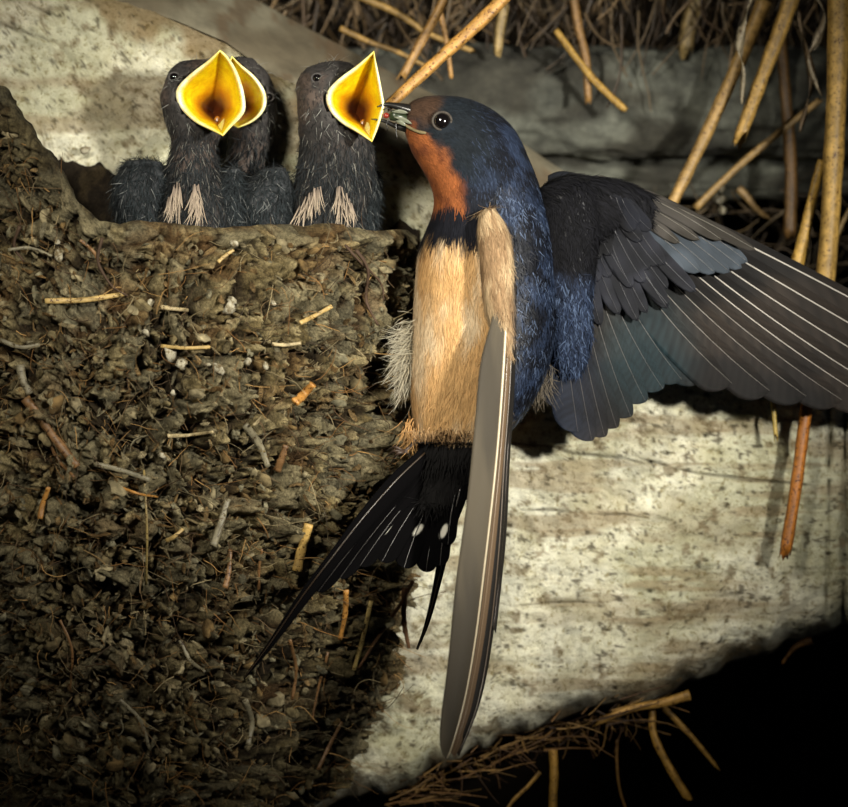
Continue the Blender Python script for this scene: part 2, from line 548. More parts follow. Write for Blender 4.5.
def build_wall():
    nu, nf = 520, 360
    x = np.linspace(-250, 1150, nu)
    t = interp(x, TOP) + 4 * vnoise(np.stack([x * .03, 0 * x, 0 * x], -1), 3)
    b = interp(x, BOT) + 9 * vnoise(np.stack([x * .02, 0 * x, 0 * x], -1), 5) + 5 * vnoise(np.stack([x * .07, 0 * x, 0 * x], -1), 6)
    s = np.linspace(0, 1, nf)
    X = np.repeat(x[:, None], nf, 1)
    Y = t[:, None] * (1 - s) + b[:, None] * s
    base = 72 + np.clip(X - 500, 0, None) * .07
    dt, db = Y - t[:, None], b[:, None] - Y
    Dp = base + 26 * np.clip(1 - dt / 30, 0, 1) ** 2 + 42 * np.clip(1 - db / 32, 0, 1) ** 2.4
    q = np.stack([X, Y, X * 0], -1)
    Dp = Dp + 5 * fbm(q * [1, 1.6, 1], .008, 4, 2) + 1.6 * fbm(q * [.4, 2.6, 1], .03, 4, 12) + 2.6 * fbm(q, .08, 4, 9, .6)
    # pits
    f1, f2, idv = cells(q * [1, 1.3, 1], .055, 4)
    pit = sm(.22, .05, f1) * (idv > .62)
    Dp = Dp + 7 * pit
    f1b, _, idb = cells(q, .13, 14)
    pit2 = sm(.25, .08, f1b) * (idb > .7)
    Dp = Dp + 2.5 * pit2
    # grooves: cracks in the whitewash
    crack = np.zeros_like(X)
    for (x0, y0, x1, y1, w_, dp) in [(475, 437, 668, 466, 2.2, 4), (630, 458, 675, 466, 1.6, 4), (676, 470, 808, 484, 2.6, 7), (520, 509, 582, 511, 2, 4), (585, 512, 655, 517, 1.8, 4),
                                     (828, 395, 829, 480, 5, 16), (829, 480, 826, 640, 2.5, 12), (845, 415, 843, 640, 5, 16), (862, 380, 866, 640, 5, 16),
                                     (-40, 10, 70, 48, 2.5, 5), (-40, -20, 130, 44, 2, 4), (735, 508, 748, 528, 2, 3), (500, 605, 640, 598, 1.5, 2)]:
        wob = 3 * vnoise(np.stack([X * .04, Y * .04, X * 0 + x0], -1), 8)
        L2 = (x1 - x0) ** 2 + (y1 - y0) ** 2
        tt = np.clip(((X - x0) * (x1 - x0) + (Y - y0) * (y1 - y0)) / L2, 0, 1)
        dd = np.hypot(X - x0 - tt * (x1 - x0) + wob * .4, Y - y0 - tt * (y1 - y0) + wob)
        g = np.clip(1 - dd / (w_ * (1.2 - .8 * np.abs(2 * tt - 1))), 0, 1)
        Dp = Dp + g * dp
        crack = np.maximum(crack, g)
    # colour: lime wash over clay, with stains of their own shape
    cream = np.array([.72, .70, .55]); green = np.array([.54, .53, .38]); brown = np.array([.26, .19, .10]); dark = np.array([.05, .04, .025])
    c = mixc(cream, green, sm(-.3, .5, fbm(q, .012, 4, 21)))
    streak = fbm(q * [.35, 2.4, 1], .02, 4, 33)
    c = mixc(c, mixc(brown, cream, np.full(X.shape, .25)), .8 * sm(.22, .7, streak))
    st2 = fbm(q * [.3, 3, 1] + [0, X[..., 0:1].mean() * 0, 0], .03, 4, 35) + .55 * sm(130, 20, np.hypot((X - 570) * .6, (Y - 468) * 1.1))
    c = mixc(c, brown * 1.1, .6 * sm(.55, 1.0, st2))
    c = c * (1 + .10 * fbm(q, .2, 3, 63))[..., None]
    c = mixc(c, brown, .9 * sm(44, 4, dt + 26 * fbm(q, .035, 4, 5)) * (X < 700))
    c = mixc(c, brown, .6 * sm(-.1, .5, fbm(q * [.5, 1.3, 1], .03, 3, 71)) * sm(200, 20, np.hypot((X - 660) * .8, Y - 590)) * .8)
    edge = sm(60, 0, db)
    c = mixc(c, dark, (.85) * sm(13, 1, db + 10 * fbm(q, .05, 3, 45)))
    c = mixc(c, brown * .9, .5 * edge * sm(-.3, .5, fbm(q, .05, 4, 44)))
    c = mixc(c, dark, np.clip(pit * .9 + pit2 * .75 + crack * .9, 0, 1))
    c = mixc(c, brown * .7, .7 * sm(.55, .95, fbm(q, .07, 4, 55, .7)))
    c = mixc(c, dark * 1.5, .8 * sm(.75, 1.0, fbm(q, .15, 3, 56, .7)))
    # underside and back
    bb = [(8, 130, 0), (30, 190, 0), (55, 330, 0), (60, 700, 0)]
    xs, ys, ds = [X], [Y], [Dp]
    for (up, dp, _) in bb:
        xs.append(X[:, :1]); ys.append(b[:, None] + (-up if up > 8 else 2)); ds.append(base[:, :1] * 0 + dp + 60)
    X2, Y2, D2 = np.hstack(xs), np.hstack(ys), np.hstack(ds)
    C = np.concatenate([c, np.broadcast_to(brown * .4, (nu, len(bb), 3))], 1)
    v = np.stack([X2, Y2, D2], -1).reshape(-1, 3)
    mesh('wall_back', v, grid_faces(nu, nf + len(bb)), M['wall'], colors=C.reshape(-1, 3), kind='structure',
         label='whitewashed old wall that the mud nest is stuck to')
    # grey sloping ledge above the whitewash
    nu, nf = 260, 60
    x = np.linspace(-250, 1150, nu)
    t, t2 = interp(x, TOP), interp(x, TOP2)
    s = np.linspace(0, 1, nf)
    X = np.repeat(x[:, None], nf, 1)
    Y = t[:, None] * (1 - s) + t2[:, None] * s + 3
    q = np.stack([X, Y, 0 * X], -1)
    Dp = 92 + np.clip(X - 500, 0, None) * .07 + 120 * s ** 1.3 + 6 * fbm(q, .012, 4, 3) + 1.5 * fbm(q, .06, 3, 8)
    c = mixc(np.array([.20, .18, .125]), np.array([.12, .10, .065]), sm(-.4, .4, fbm(q, .02, 3, 4)))
    c = mixc(c, np.array([.1, .06, .03]), .6 * sm(.45, .8, fbm(q, .05, 3, 6)))
    X2 = np.hstack([X, X[:, :1]]); Y2 = np.hstack([Y, t2[:, None] + 8]); D2 = np.hstack([Dp, Dp[:, -1:] + 160])
    C = np.concatenate([c, c[:, -1:] * .5], 1)
    mesh('trim_1', np.stack([X2, Y2, D2], -1).reshape(-1, 3), grid_faces(nu, nf + 1)[:, ::-1], M['rock'], colors=C.reshape(-1, 3), kind='structure',
         label='grey brown sloping ledge along the top of the white wall')


build_wall()


def build_rear():
    nu, nv = 220, 90
    for i, (y0, r, dd, off) in enumerate([(103, 55, 300, 3), (172, 27, 330, 40)]):
        x = np.linspace(330, 1250, nu)
        ph = np.linspace(0, 2 * np.pi, nv, endpoint=False)
        X = np.repeat(x[:, None], nv, 1)
        q = np.stack([X * .5, r * np.cos(ph)[None] + 0 * X, r * np.sin(ph)[None] + 0 * X], -1)
        rr = r * (1 + .10 * fbm(q, .03, 5, off, .6)) + 2.5 * fbm(q * [1, 3, 3], .05, 2, off + 3)
        Y = y0 + 6 * vnoise(np.stack([X * .006, 0 * X, 0 * X], -1), off) + rr * np.cos(ph)
        Z = dd + rr * np.sin(ph)
        c = mixc(np.array([.125, .13, .105]), np.array([.04, .038, .028]), sm(-.5, .5, fbm(q, .03, 4, off + 9)))
        mesh('wall_rear', np.stack([X, Y, Z], -1).reshape(-1, 3), grid_faces(nu, nv, True), M['log'], colors=c.reshape(-1, 3), kind='structure',
             label=['upper thick grey weathered log behind the straws', 'lower thin grey weathered log behind the straws'][i])
    v = [(-1200, -1200, 620), (2100, -1200, 620), (2100, 2000, 620), (-1200, 2000, 620), (-1200, -1200, 700), (2100, -1200, 700), (2100, 2000, 700), (-1200, 2000, 700)]
    f = [(0, 1, 2, 3), (7, 6, 5, 4), (0, 4, 5, 1), (1, 5, 6, 2), (2, 6, 7, 3), (3, 7, 4, 0)]
    mesh('wall_far', v, f, M['dark'], smooth=False, kind='structure', label='black brown dark space of the barn behind everything')


build_rear()

# ================================================================== THE NEST
nest = empty('bird_nest', (130, 800, 70), 'cup shaped mud nest full of straw and rootlets stuck to the white wall', 'nest')
CX = 130
RIGHT = [(150, 413), (225, 415), (300, 411), (400, 404), (500, 401), (600, 400), (650, 394), (700, 385), (750, 360), (800, 332), (880, 270), (940, 215)]
RD = [(150, 172), (225, 172), (330, 178), (430, 168), (540, 130), (700, 66), (880, 20), (940, 8)]
RIM = [(-200, 60), (-60, 75), (0, 92), (14, 110), (30, 138), (55, 168), (72, 200), (98, 224), (140, 226), (250, 229), (340, 229), (380, 232), (420, 236)]


def nest_grid():
    nth, nv = 560, 400
    th = np.linspace(0, np.pi, nth)
    ct, st = np.cos(th), np.sin(th)
    pw = 2 / 2.7
    ct = np.sign(ct) * np.abs(ct) ** pw
    st = np.abs(st) ** pw
    # outer wall rows from rim down, preceded by the rim's inside rows
    y_end = 940
    rows = []
    inner = [(-40, 60, 0), (-36, 35, 0), (-33, 15, 0), (-28, 4, 0), (-18, 0, 0), (-9, 0, 0)]
    xr = CX + 285 * ct
    rim = interp(xr, RIM)
    V = []
    for (inset, down, _) in inner:
        rx = 285 + inset
        V.append(np.stack([CX + rx * ct, rim + down - (3 if down < 5 else 0), 72 - (172 + inset) * st], -1))
    s = np.linspace(0, 1, nv) ** 1.0
    for a in s:
        y = rim + (y_end - rim) * a + (4 * (1 - a / .012) ** 2 if a < .012 else 0)
        rx = interp(y, RIGHT) - CX
        V.append(np.stack([CX + rx * ct, y, 74 - interp(y, RD) * st], -1))
    V = np.stack(V, 1)       # th, row, 3
    nrow = V.shape[1]
    n = np.stack([ct * 285, 0 * ct, -st * 172], -1)
    n /= np.linalg.norm(n, axis=1)[:, None]
    N = np.repeat(n[:, None, :], nrow, 1)
    q = V.copy()
    qy = q * np.stack([1 + 0 * q[..., 1], 1 + .6 * sm(400, 260, q[..., 1]), 1 + 0 * q[..., 1]], -1)
    warp = np.stack([fbm(q, .02, 3, 1), fbm(q, .02, 3, 2), fbm(q, .02, 3, 3)], -1) * 16
    f1, f2, idv = cells(qy + warp, .034, 2)
    g1, g2, idg = cells(q + warp * .6, .075, 5)
    k1, k2, idk = cells(q + warp * .3, .16, 15)
    h = 20 * (sm(0, .4, f2 - f1) - .5) + 9 * (sm(0, .35, g2 - g1) - .5) + 14 * fbm(q, .011, 3, 7) + 10 * fbm(qy, .045, 4, 8, .62) + (idv - .5) * 22 + (idg - .5) * 9 + 3.4 * (sm(0, .4, k2 - k1) - .5) + 3.5 * (idk - .5) + 3 * fbm(q, .22, 2, 19)
    top = np.zeros((nth, nrow))
    top[:, :6] = .4
    top[:, 6:] = sm(0, 16, V[:, 6:, 1] - rim[:, None]) * .65 + .35
    rag = sm(300, 420, V[..., 1])
    amp = top * (.62 + .55 * rag)
    h = h * amp * (.5 + .5 * np.clip(st * 1.25, 0, 1))[:, None]
    W = V + N * h[..., None]
    W[..., 1] += top * 4 * fbm(q, .05, 3, 31) + (1 - top) * 5 * fbm(q, .035, 3, 32)
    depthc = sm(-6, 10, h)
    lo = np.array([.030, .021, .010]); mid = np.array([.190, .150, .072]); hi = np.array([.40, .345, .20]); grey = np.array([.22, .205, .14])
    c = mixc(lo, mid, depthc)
    c = mixc(c, hi, sm(.2, .7, idg) * sm(0, .3, g2 - g1) * .55)
    c = mixc(c, grey, sm(.55, .6, idv) * .55)
    rus = np.array([.22, .12, .045])
    c = mixc(c, rus, .3 * sm(.15, .6, fbm(q, .03, 3, 61)))
    c = c * (1 - .55 * sm(95, 55, V[..., 0] + 10 * fbm(q, .04, 2, 8)) * sm(225, 190, V[..., 1]))[..., None]
    # light falloff painted into the mud colour, darker lower down
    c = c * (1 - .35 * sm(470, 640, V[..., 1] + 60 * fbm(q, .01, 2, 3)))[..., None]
    return W, N, c, nth, nrow


NW, NN, NC, nth, nrow = nest_grid()
nv_ = NW.reshape(-1, 3)
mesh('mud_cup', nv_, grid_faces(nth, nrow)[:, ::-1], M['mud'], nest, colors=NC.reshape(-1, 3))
# depth map of the nest front
NM = np.full((520, 230), 1e9)
gx = ((nv_[:, 0] + 30) / 2).astype(int); gy = ((nv_[:, 1] - 60) / 2).astype(int)
ok = (gx >= 0) & (gx < 230) & (gy >= 0) & (gy < 520)
np.minimum.at(NM, (gy[ok], gx[ok]), nv_[ok, 2])


def nest_d(x, y):
    i, j = int((y - 60) / 2), int((x + 30) / 2)
    a = NM[max(i - 2, 0):i + 3, max(j - 2, 0):j + 3]
    a = a[a < 1e8]
    return float(a.min()) if a.size else 60.0


# added dark sheet standing in for the shade inside the cup
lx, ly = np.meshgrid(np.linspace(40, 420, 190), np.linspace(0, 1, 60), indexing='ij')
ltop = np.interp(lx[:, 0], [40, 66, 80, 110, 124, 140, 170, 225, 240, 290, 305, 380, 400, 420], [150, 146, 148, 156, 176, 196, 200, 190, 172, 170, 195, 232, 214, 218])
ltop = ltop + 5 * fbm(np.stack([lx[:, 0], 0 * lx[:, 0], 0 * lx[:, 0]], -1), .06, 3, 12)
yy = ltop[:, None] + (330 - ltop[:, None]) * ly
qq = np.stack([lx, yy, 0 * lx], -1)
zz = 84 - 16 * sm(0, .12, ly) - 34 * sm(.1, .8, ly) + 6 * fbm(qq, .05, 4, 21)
mesh('cup_shade_sheet', np.stack([lx, yy, zz], -1).reshape(-1, 3), grid_faces(190, 60)[:, ::-1], M['mud'], nest, colors=mixc(np.array([.018, .013, .008]), np.array([.06, .045, .025]), sm(-.2, .6, fbm(qq, .07, 3, 4))).reshape(-1, 3))

# ---- scatter of pellets, flakes, fibres on the outer face
outer = NW[:, 14:].reshape(-1, 3)
fr = grid_faces(nth, nrow - 14)[:, ::-1]


def inview(c, n):
    return ((c[:, 0] > -25) & (c[:, 0] < 418) & (c[:, 1] < 830)) * 1.0


def lump_mesh(seed, flat):
    import bmesh
    bm = bmesh.new()
    bmesh.ops.create_icosphere(bm, subdivisions=1 if seed % 2 else 2, radius=1)
    v = np.array([x.co for x in bm.verts])
    f = [[x.index for x in q.verts] for q in bm.faces]
    bm.free()
    v = v * (1 + .55 * fbm(v, 1.3, 3, seed, .7))[:, None]
    v[:, 2] *= flat
    v[:, 0] *= 1.25
    return v, f


LUMPS = [lump_mesh(k * 7 + 1, fl) for k, fl in enumerate([.6, .5, .4, .28, .25, .6, .35, .5])]
mudcols = [np.array(c) for c in [(.20, .165, .09), (.26, .225, .14), (.15, .12, .065), (.22, .205, .14), (.30, .26, .165), (.17, .115, .05)]]


def frame_from(n, roll):
    n = n / np.linalg.norm(n)
    a = np.cross(n, [0, 1, 0.01]); a /= np.linalg.norm(a)
    b = np.cross(n, a)
    return np.stack([a * math.cos(roll) + b * math.sin(roll), -a * math.sin(roll) + b * math.cos(roll), n], 1)


pp, pn = scatter(outer, fr, 1700, inview)
sgn = np.sign(-(pn[:, 2]))
pn = pn * np.where(sgn == 0, 1, sgn)[:, None]
# 300 single clods, sharing eight meshes
clod_me = {}
for k in range(300):
    li, ci = k % 8, int(R.integers(6))
    key = (li, ci)
    if key not in clod_me:
        v, f = LUMPS[li]
        me = bpy.data.meshes.new('mud_pellet')
        me.from_pydata((v * np.array([1, 1, -1]) * U).tolist(), [], [q[::-1] for q in f])
        ca = me.color_attributes.new('Col', 'FLOAT_COLOR', 'POINT')
        ca.data.foreach_set('color', np.tile(np.append(mudcols[ci], 1).astype(np.float32), len(v)))
        me.polygons.foreach_set('use_smooth', np.full(len(me.polygons), True))
        me.materials.append(M['mud'])
        clod_me[key] = me
    o = bpy.data.objects.new('mud_pellet', clod_me[key])
    COL.objects.link(o)
    o.parent = nest
    p = pp[k]
    Mx = frame_from(pn[k] + R.normal(0, .25, 3), R.uniform(0, 6.28))
    s = R.uniform(4, 9)
    # columns of Mx in (x, y down, d): convert to world axes (x, d, -y)
    Wm = np.stack([Mx[0], Mx[2], -Mx[1]], 0)
    from mathutils import Matrix
    m4 = Matrix([[Wm[0, 0] * s, Wm[0, 1] * s, Wm[0, 2] * s, 0], [Wm[1, 0] * s, Wm[1, 1] * s, Wm[1, 2] * s, 0], [Wm[2, 0] * s, Wm[2, 1] * s, Wm[2, 2] * s, 0], [0, 0, 0, 1]])
    loc = P(p[0], p[1], p[2] - 1) - np.array(nest['_org'])
    m4.translation = Vector(loc)
    o.matrix_local = m4
VS, FS, CS, off = [], [], [], 0
for k in range(300, 1700):
    v, f = LUMPS[k % 8]
    s = R.uniform(2.0, 5.5)
    Mx = frame_from(pn[k] + R.normal(0, .4, 3), R.uniform(0, 6.28))
    VS.append((v * s) @ Mx.T + pp[k]); FS.append(np.array(f) + off); off += len(v)
    CS.append(np.broadcast_to(mudcols[int(R.integers(6))] * R.uniform(.6, 1.25), (len(v), 3)))
mesh('mud_crumbs', np.vstack(VS), np.vstack(FS), M['mud'], nest, colors=np.vstack(CS), kind='stuff')

# plant flakes: thin bent chips lying in the mud
fp, fn = scatter(outer, fr, 2000, inview)
fn = fn * np.where(fn[:, 2] > 0, -1, 1)[:, None]
VS, FS, CS, off = [], [], [], 0
for k in range(2000):
    Mx = frame_from(fn[k] + R.normal(0, .7, 3), R.uniform(0, 6.28))
    L_, W_ = 6 + 20 * R.random() ** 1.8, R.uniform(1.5, 6.5)
    a = np.linspace(-1, 1, 5)
    bend = R.normal(0, 3)
    top = np.array([[x * L_ / 2, sgn_ * W_ / 2 * (1 - .7 * abs(x) ** 2) + bend * .5 * x * x, bend * x * x + R.normal(0, .5)] for x in a for sgn_ in (-1, 1)])
    v = np.vstack([top, top - [0, 0, 1.0]])
    q = [[2 * i, 2 * i + 1, 2 * i + 3, 2 * i + 2] for i in range(4)]
    q += [[x + 10 for x in r_[::-1]] for r_ in q]
    q += [[2 * i, 2 * i + 2, 2 * i + 12, 2 * i + 10] for i in range(4)] + [[2 * i + 1, 2 * i + 11, 2 * i + 13, 2 * i + 3] for i in range(4)]
    VS.append(v @ Mx.T + fp[k] + fn[k] * 2.5); FS.append(np.array(q) + off); off += 20
    base = [np.array([.22, .15, .07]), np.array([.30, .25, .15]), np.array([.12, .075, .03]), np.array([.20, .18, .12])][k % 4]
    CS.append(np.broadcast_to(base * R.uniform(.6, 1.2), (20, 3)))
mesh('plant_flakes', np.vstack(VS), np.vstack(FS), M['mud'], nest, colors=np.vstack(CS), kind='stuff', smooth=False)


def fibres(name, pos, nrm, lo, hi, r0, r1, cols, parent, mat, kind='stuff', stick=.5, flow=None, wig=.5, **kw):
    VS, FS, CS, off = [], [], [], 0
    ns = 7
    for k in range(len(pos)):
        n = nrm[k]
        Mx = frame_from(n, R.uniform(0, 6.28))
        d = Mx[:, 0] if flow is None else flow + R.normal(0, .35, 3)
        d = d / np.linalg.norm(d)
        L_ = R.uniform(lo, hi)
        pts = [pos[k] + n * R.uniform(0, 3)]
        turn = R.normal(0, wig, 3)
        for i in range(ns - 1):
            d = d + turn * .5 + R.normal(0, wig * .35, 3)
            d = d - n * (d @ n) * (1 - stick * .5) + n * R.normal(.0, .1)
            d /= np.linalg.norm(d)
            pts.append(pts[-1] + d * L_ / (ns - 1))
        v, f = tube(pts, R.uniform(r0, r1) * np.linspace(1, .5, ns), 3)
        f = grid_faces(ns, 3, True)
        VS.append(v); FS.append(f + off); off += len(v)
        CS.append(np.broadcast_to(np.array(cols[k % len(cols)]) * R.uniform(.5, 1.3), (len(v), 3)))
    return mesh(name, np.vstack(VS), np.vstack(FS), mat, parent, colors=np.vstack(CS), kind=kind, **kw)


bp, bn = scatter(outer, fr, 3400, inview)
bn = bn * np.where(bn[:, 2] > 0, -1, 1)[:, None]
bp = bp + bn * 2
fibres('rootlets', bp, bn, 10, 55, .25, .75, [(.20, .10, .03), (.08, .045, .02), (.34, .20, .07), (.13, .085, .04), (.06, .04, .02), (.24, .19, .10)], nest, M['twig'])


def straw_pts(pts, w0, w1=None, seg=9, flat=.55, rough=.0, n=14):
    c = curve(pts, n)
    w1 = w0 if w1 is None else w1
    rad = np.linspace(w0, w1, n) / 2
    rad = rad * (1 + .06 * R.normal(size=n))
    v, f = tube(c, rad, seg, flat)
    v = v + rough * R.normal(size=v.shape)
    return v, f


def straw_col(v, base):
    return np.asarray(base) * (1 + .18 * fbm(v * [1, .6, 1], .08, 3, 77))[:, None]


YEL, ORA, BRN, PAL, GRY, DRK = (.52, .36, .13), (.46, .22, .05), (.20, .105, .04), (.55, .44, .24), (.20, .175, .11), (.09, .045, .02)
NS = [((45, 301), (84, 300), (124, 294), 6, YEL), ((161, 307), (175, 309), (188, 310), 4.5, PAL), ((161, 346), (186, 348), (210, 347), 4, YEL),
      ((300, 323), (316, 315), (332, 306), 5, YEL), ((272, 344), (286, 345), (301, 343), 4, PAL), ((295, 402), (304, 394), (313, 384), 10, ORA),
      ((168, 436), (190, 435), (213, 432), 4, PAL), ((245, 425), (259, 444), (268, 467), 8, GRY), ((277, 471), (282, 458), (286, 445), 8, BRN),
      ((20, 365), (23, 380), (30, 394), 9, GRY), ((25, 398), (50, 432), (77, 467), 10, BRN), ((50, 445), (60, 462), (74, 477), 3.5, BRN),
      ((297, 571), (302, 548), (309, 524), 11, (.62, .40, .12)), ((354, 670), (363, 638), (371, 601), 5, (.62, .46, .16)), ((40, 519), (43, 503), (49, 487), 6, ORA),
      ((146, 585), (147, 530), (144, 470), 2.6, (.3, .22, .08)), ((225, 588), (229, 570), (230, 549), 6, BRN), ((346, 590), (345, 615), (340, 640), 6, ORA),
      ((166, 541), (175, 536), (183, 529), 4.5, YEL), ((213, 546), (221, 523), (228, 499), 8, GRY), ((259, 592), (259, 570), (262, 549), 3, BRN),
      ((318, 770), (330, 745), (342, 722), 4, BRN), ((122, 488), (140, 494), (158, 497), 3, ORA), ((100, 262), (92, 250), (80, 240), 4, BRN),
      ((218, 262), (226, 255), (234, 250), 4, YEL), ((8, 250), (30, 248), (52, 256), 4, GRY), ((0, 340), (20, 347), (40, 345), 5, GRY),
      ((95, 464), (120, 470), (150, 480), 6, GRY), ((328, 652), (318, 690), (312, 720), 3, BRN), ((290, 640), (296, 670), (292, 700), 4, BRN),
      ((60, 620), (72, 650), (70, 690), 3, BRN), ((180, 640), (190, 660), (205, 672), 4, GRY), ((120, 700), (140, 720), (150, 750), 4, GRY), ((245, 700), (252, 722), (248, 745), 6, GRY)]
for a, m, b, w_, c_ in NS:
    pts = [(x, y, nest_d(x, y) - 2.5) for x, y in (a, m, b)]
    v, f = straw_pts(pts, w_, w_ * .8, rough=.15)
    mesh('straw_stem', v, f, M['straw'], nest, colors=straw_col(v, c_) * .8)
# dark twigs with many hairs near the bird
for pts, w_ in [([(356, 250), (368, 270), (366, 300), (378, 325)], 4), ([(345, 245), (360, 262), (380, 282), (384, 300)], 3), ([(413, 581), (396, 612), (376, 640), (359, 668)], 4.5),
                ([(102, 238), (98, 262), (112, 286), (128, 296)], 4), ([(20, 226), (14, 245), (24, 262)], 4), ([(405, 588), (404, 620), (409, 648)], 7)]:
    pts = [(x, y, (nest_d(x, y) if x < 395 else 20) - 5) for x, y in pts]
    v, f = straw_pts(pts, w_, w_ * .5, seg=7, flat=1, rough=.3)
    mesh('twig', v, f, M['twig'], nest, colors=straw_col(v, (.06, .035, .02) if w_ < 4.4 else (.14, .07, .03)))
# pale droppings dried on the mud
for x, y, r in [(57, 243, 4), (59, 256, 6), (150, 303, 4), (229, 309, 8), (232, 300, 5), (171, 355, 9), (183, 362, 6), (218, 369, 7), (208, 365, 4), (248, 363, 6), (266, 366, 4), (173, 393, 4), (162, 456, 5), (273, 303, 4), (234, 243, 4), (146, 333, 5), (85, 150, 5)]:
    v, f = LUMPS[int(R.integers(8))]
    Mx = frame_from(np.array([R.normal(0, .3), R.normal(0, .3), -1.0]), R.uniform(0, 6))
    mesh('dropping', (v * r * .8 * [1, 1, .6]) @ Mx.T + [x, y, nest_d(x, y) - 1], [list(q) for q in f], M['white'], nest)


# ================================================================== PLUMAGE HELPERS
def surf_d(v, x, y, rad=5):
    m = np.hypot(v[:, 0] - x, v[:, 1] - y) < rad
    return float(v[m, 2].min()) if m.any() else 0.0


def spine_flow(secs):
    s = curve(secs, 80)
    c = np.column_stack([(s[:, 0] + s[:, 2]) / 2, (s[:, 1] + s[:, 3]) / 2, s[:, 4]])
    t = np.gradient(c, axis=0)
    t /= np.linalg.norm(t, axis=1)[:, None]

    def fl(p):
        k = np.argmin(((p[:, None, :2] - c[None, :, :2]) ** 2).sum(-1), 1)
        return t[k], p - c[k]
    return fl


def outn(p, n, rel):
    s = np.sign((n * rel).sum(1))
    s[s == 0] = 1
    return n * s[:, None]


# ================================================================== CHICKS
def gape(rim_pts, d_pts, throat, parent, nose, name='mouth'):
    """open mouth: rim_pts corner-sharp closed outline given as two curves top->bottom (left side, right side)"""
    left, right = rim_pts
    n = 26
    a, b = curve(left, n), curve(right, n)
    da, db = curve([[x] for x in d_pts[0]], n), curve([[x] for x in d_pts[1]], n)
    A, B = np.column_stack([a, da]), np.column_stack([b, db])
    ring = np.vstack([A, B[::-1][1:-1]])
    m = len(ring)
    ctr = ring.mean(0)
    thr = np.array(throat, float)
    rings, cols = [], []
    lip = np.array([.95, .93, .62]); yel = np.array([.88, .70, .008]); ora = np.array([.55, .25, .003]); deep = np.array([.06, .014, .003])
    hd = np.array(nose, float)
    # weight: the pale swollen flange is thick at the corners, thin at the two tips
    ycoord = (ring[:, 1] - ring[:, 1].min()) / np.ptp(ring[:, 1])
    fl = np.sin(np.pi * np.clip(ycoord, 0, 1)) ** .7
    for k, (e, z, cc) in enumerate([(0, 26, lip * .5), (0.02, 14, lip * .8), (-.02, 5, lip), (-.015, -1, lip * 1.05), (.06, -3, lip), (.125, -.5, None), (.18, 4, yel)]):
        sh = e * (.4 + .6 * fl)
        r_ = ring * (1 - sh)[:, None] + ctr * sh[:, None]
        r_ = r_ + np.array([0, 0, 1.0]) * z
        if k < 2:
            r_ = r_ * (1 - .12 * (2 - k)) + hd * .12 * (2 - k)
        rings.append(r_)
        base = (lip * .5 + yel * .5) if cc is None else cc
        cols.append(mixc(np.broadcast_to(yel, (m, 3)), np.broadcast_to(base, (m, 3)), .25 + .75 * fl) if k < 6 else np.broadcast_to(base, (m, 3)))
    r0 = rings[-1]
    for e in (.1, .22, .35, .5, .65, .8, .92, .99):
        r_ = r0 * (1 - e) + thr * e
        r_[:, 2] = r0[:, 2] * (1 - e ** .75) + thr[2] * e ** .75
        rings.append(r_)
        dist = np.clip(e + .12 * vnoise(r_ * .08, 5), 0, 1)
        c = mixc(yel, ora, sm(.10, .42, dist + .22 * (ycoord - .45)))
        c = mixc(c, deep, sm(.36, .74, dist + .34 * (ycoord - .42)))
        cols.append(c)
    V = np.vstack(rings); C = np.vstack(cols)
    # ridge lines on the palate
    f = grid_faces(len(rings), m, True)
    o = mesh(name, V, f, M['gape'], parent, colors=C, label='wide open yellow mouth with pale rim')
    t = np.array([(ring[n - 1, 0] * .45 + thr[0] * .55), ring[n - 1, 1] * .45 + thr[1] * .55, 0])
    tv, tf = sphere((t[0], t[1], ring[n - 1, 2] * .3 + thr[2] * .7), (4, 7, 2))
    mesh('tongue', tv, tf, M['gape'], o, colors=np.array([.30, .12, .01]))
    # dark nostril slit / palate mark
    return o


def inside(poly, x, y):
    r = np.zeros(len(x), bool)
    j = len(poly) - 1
    for i in range(len(poly)):
        xi, yi, xj, yj = *poly[i], *poly[j]
        cr = ((yi > y) != (yj > y)) & (x < (xj - xi) * (y - yi) / (yj - yi + 1e-9) + xi)
        r ^= cr
        j = i
    return r


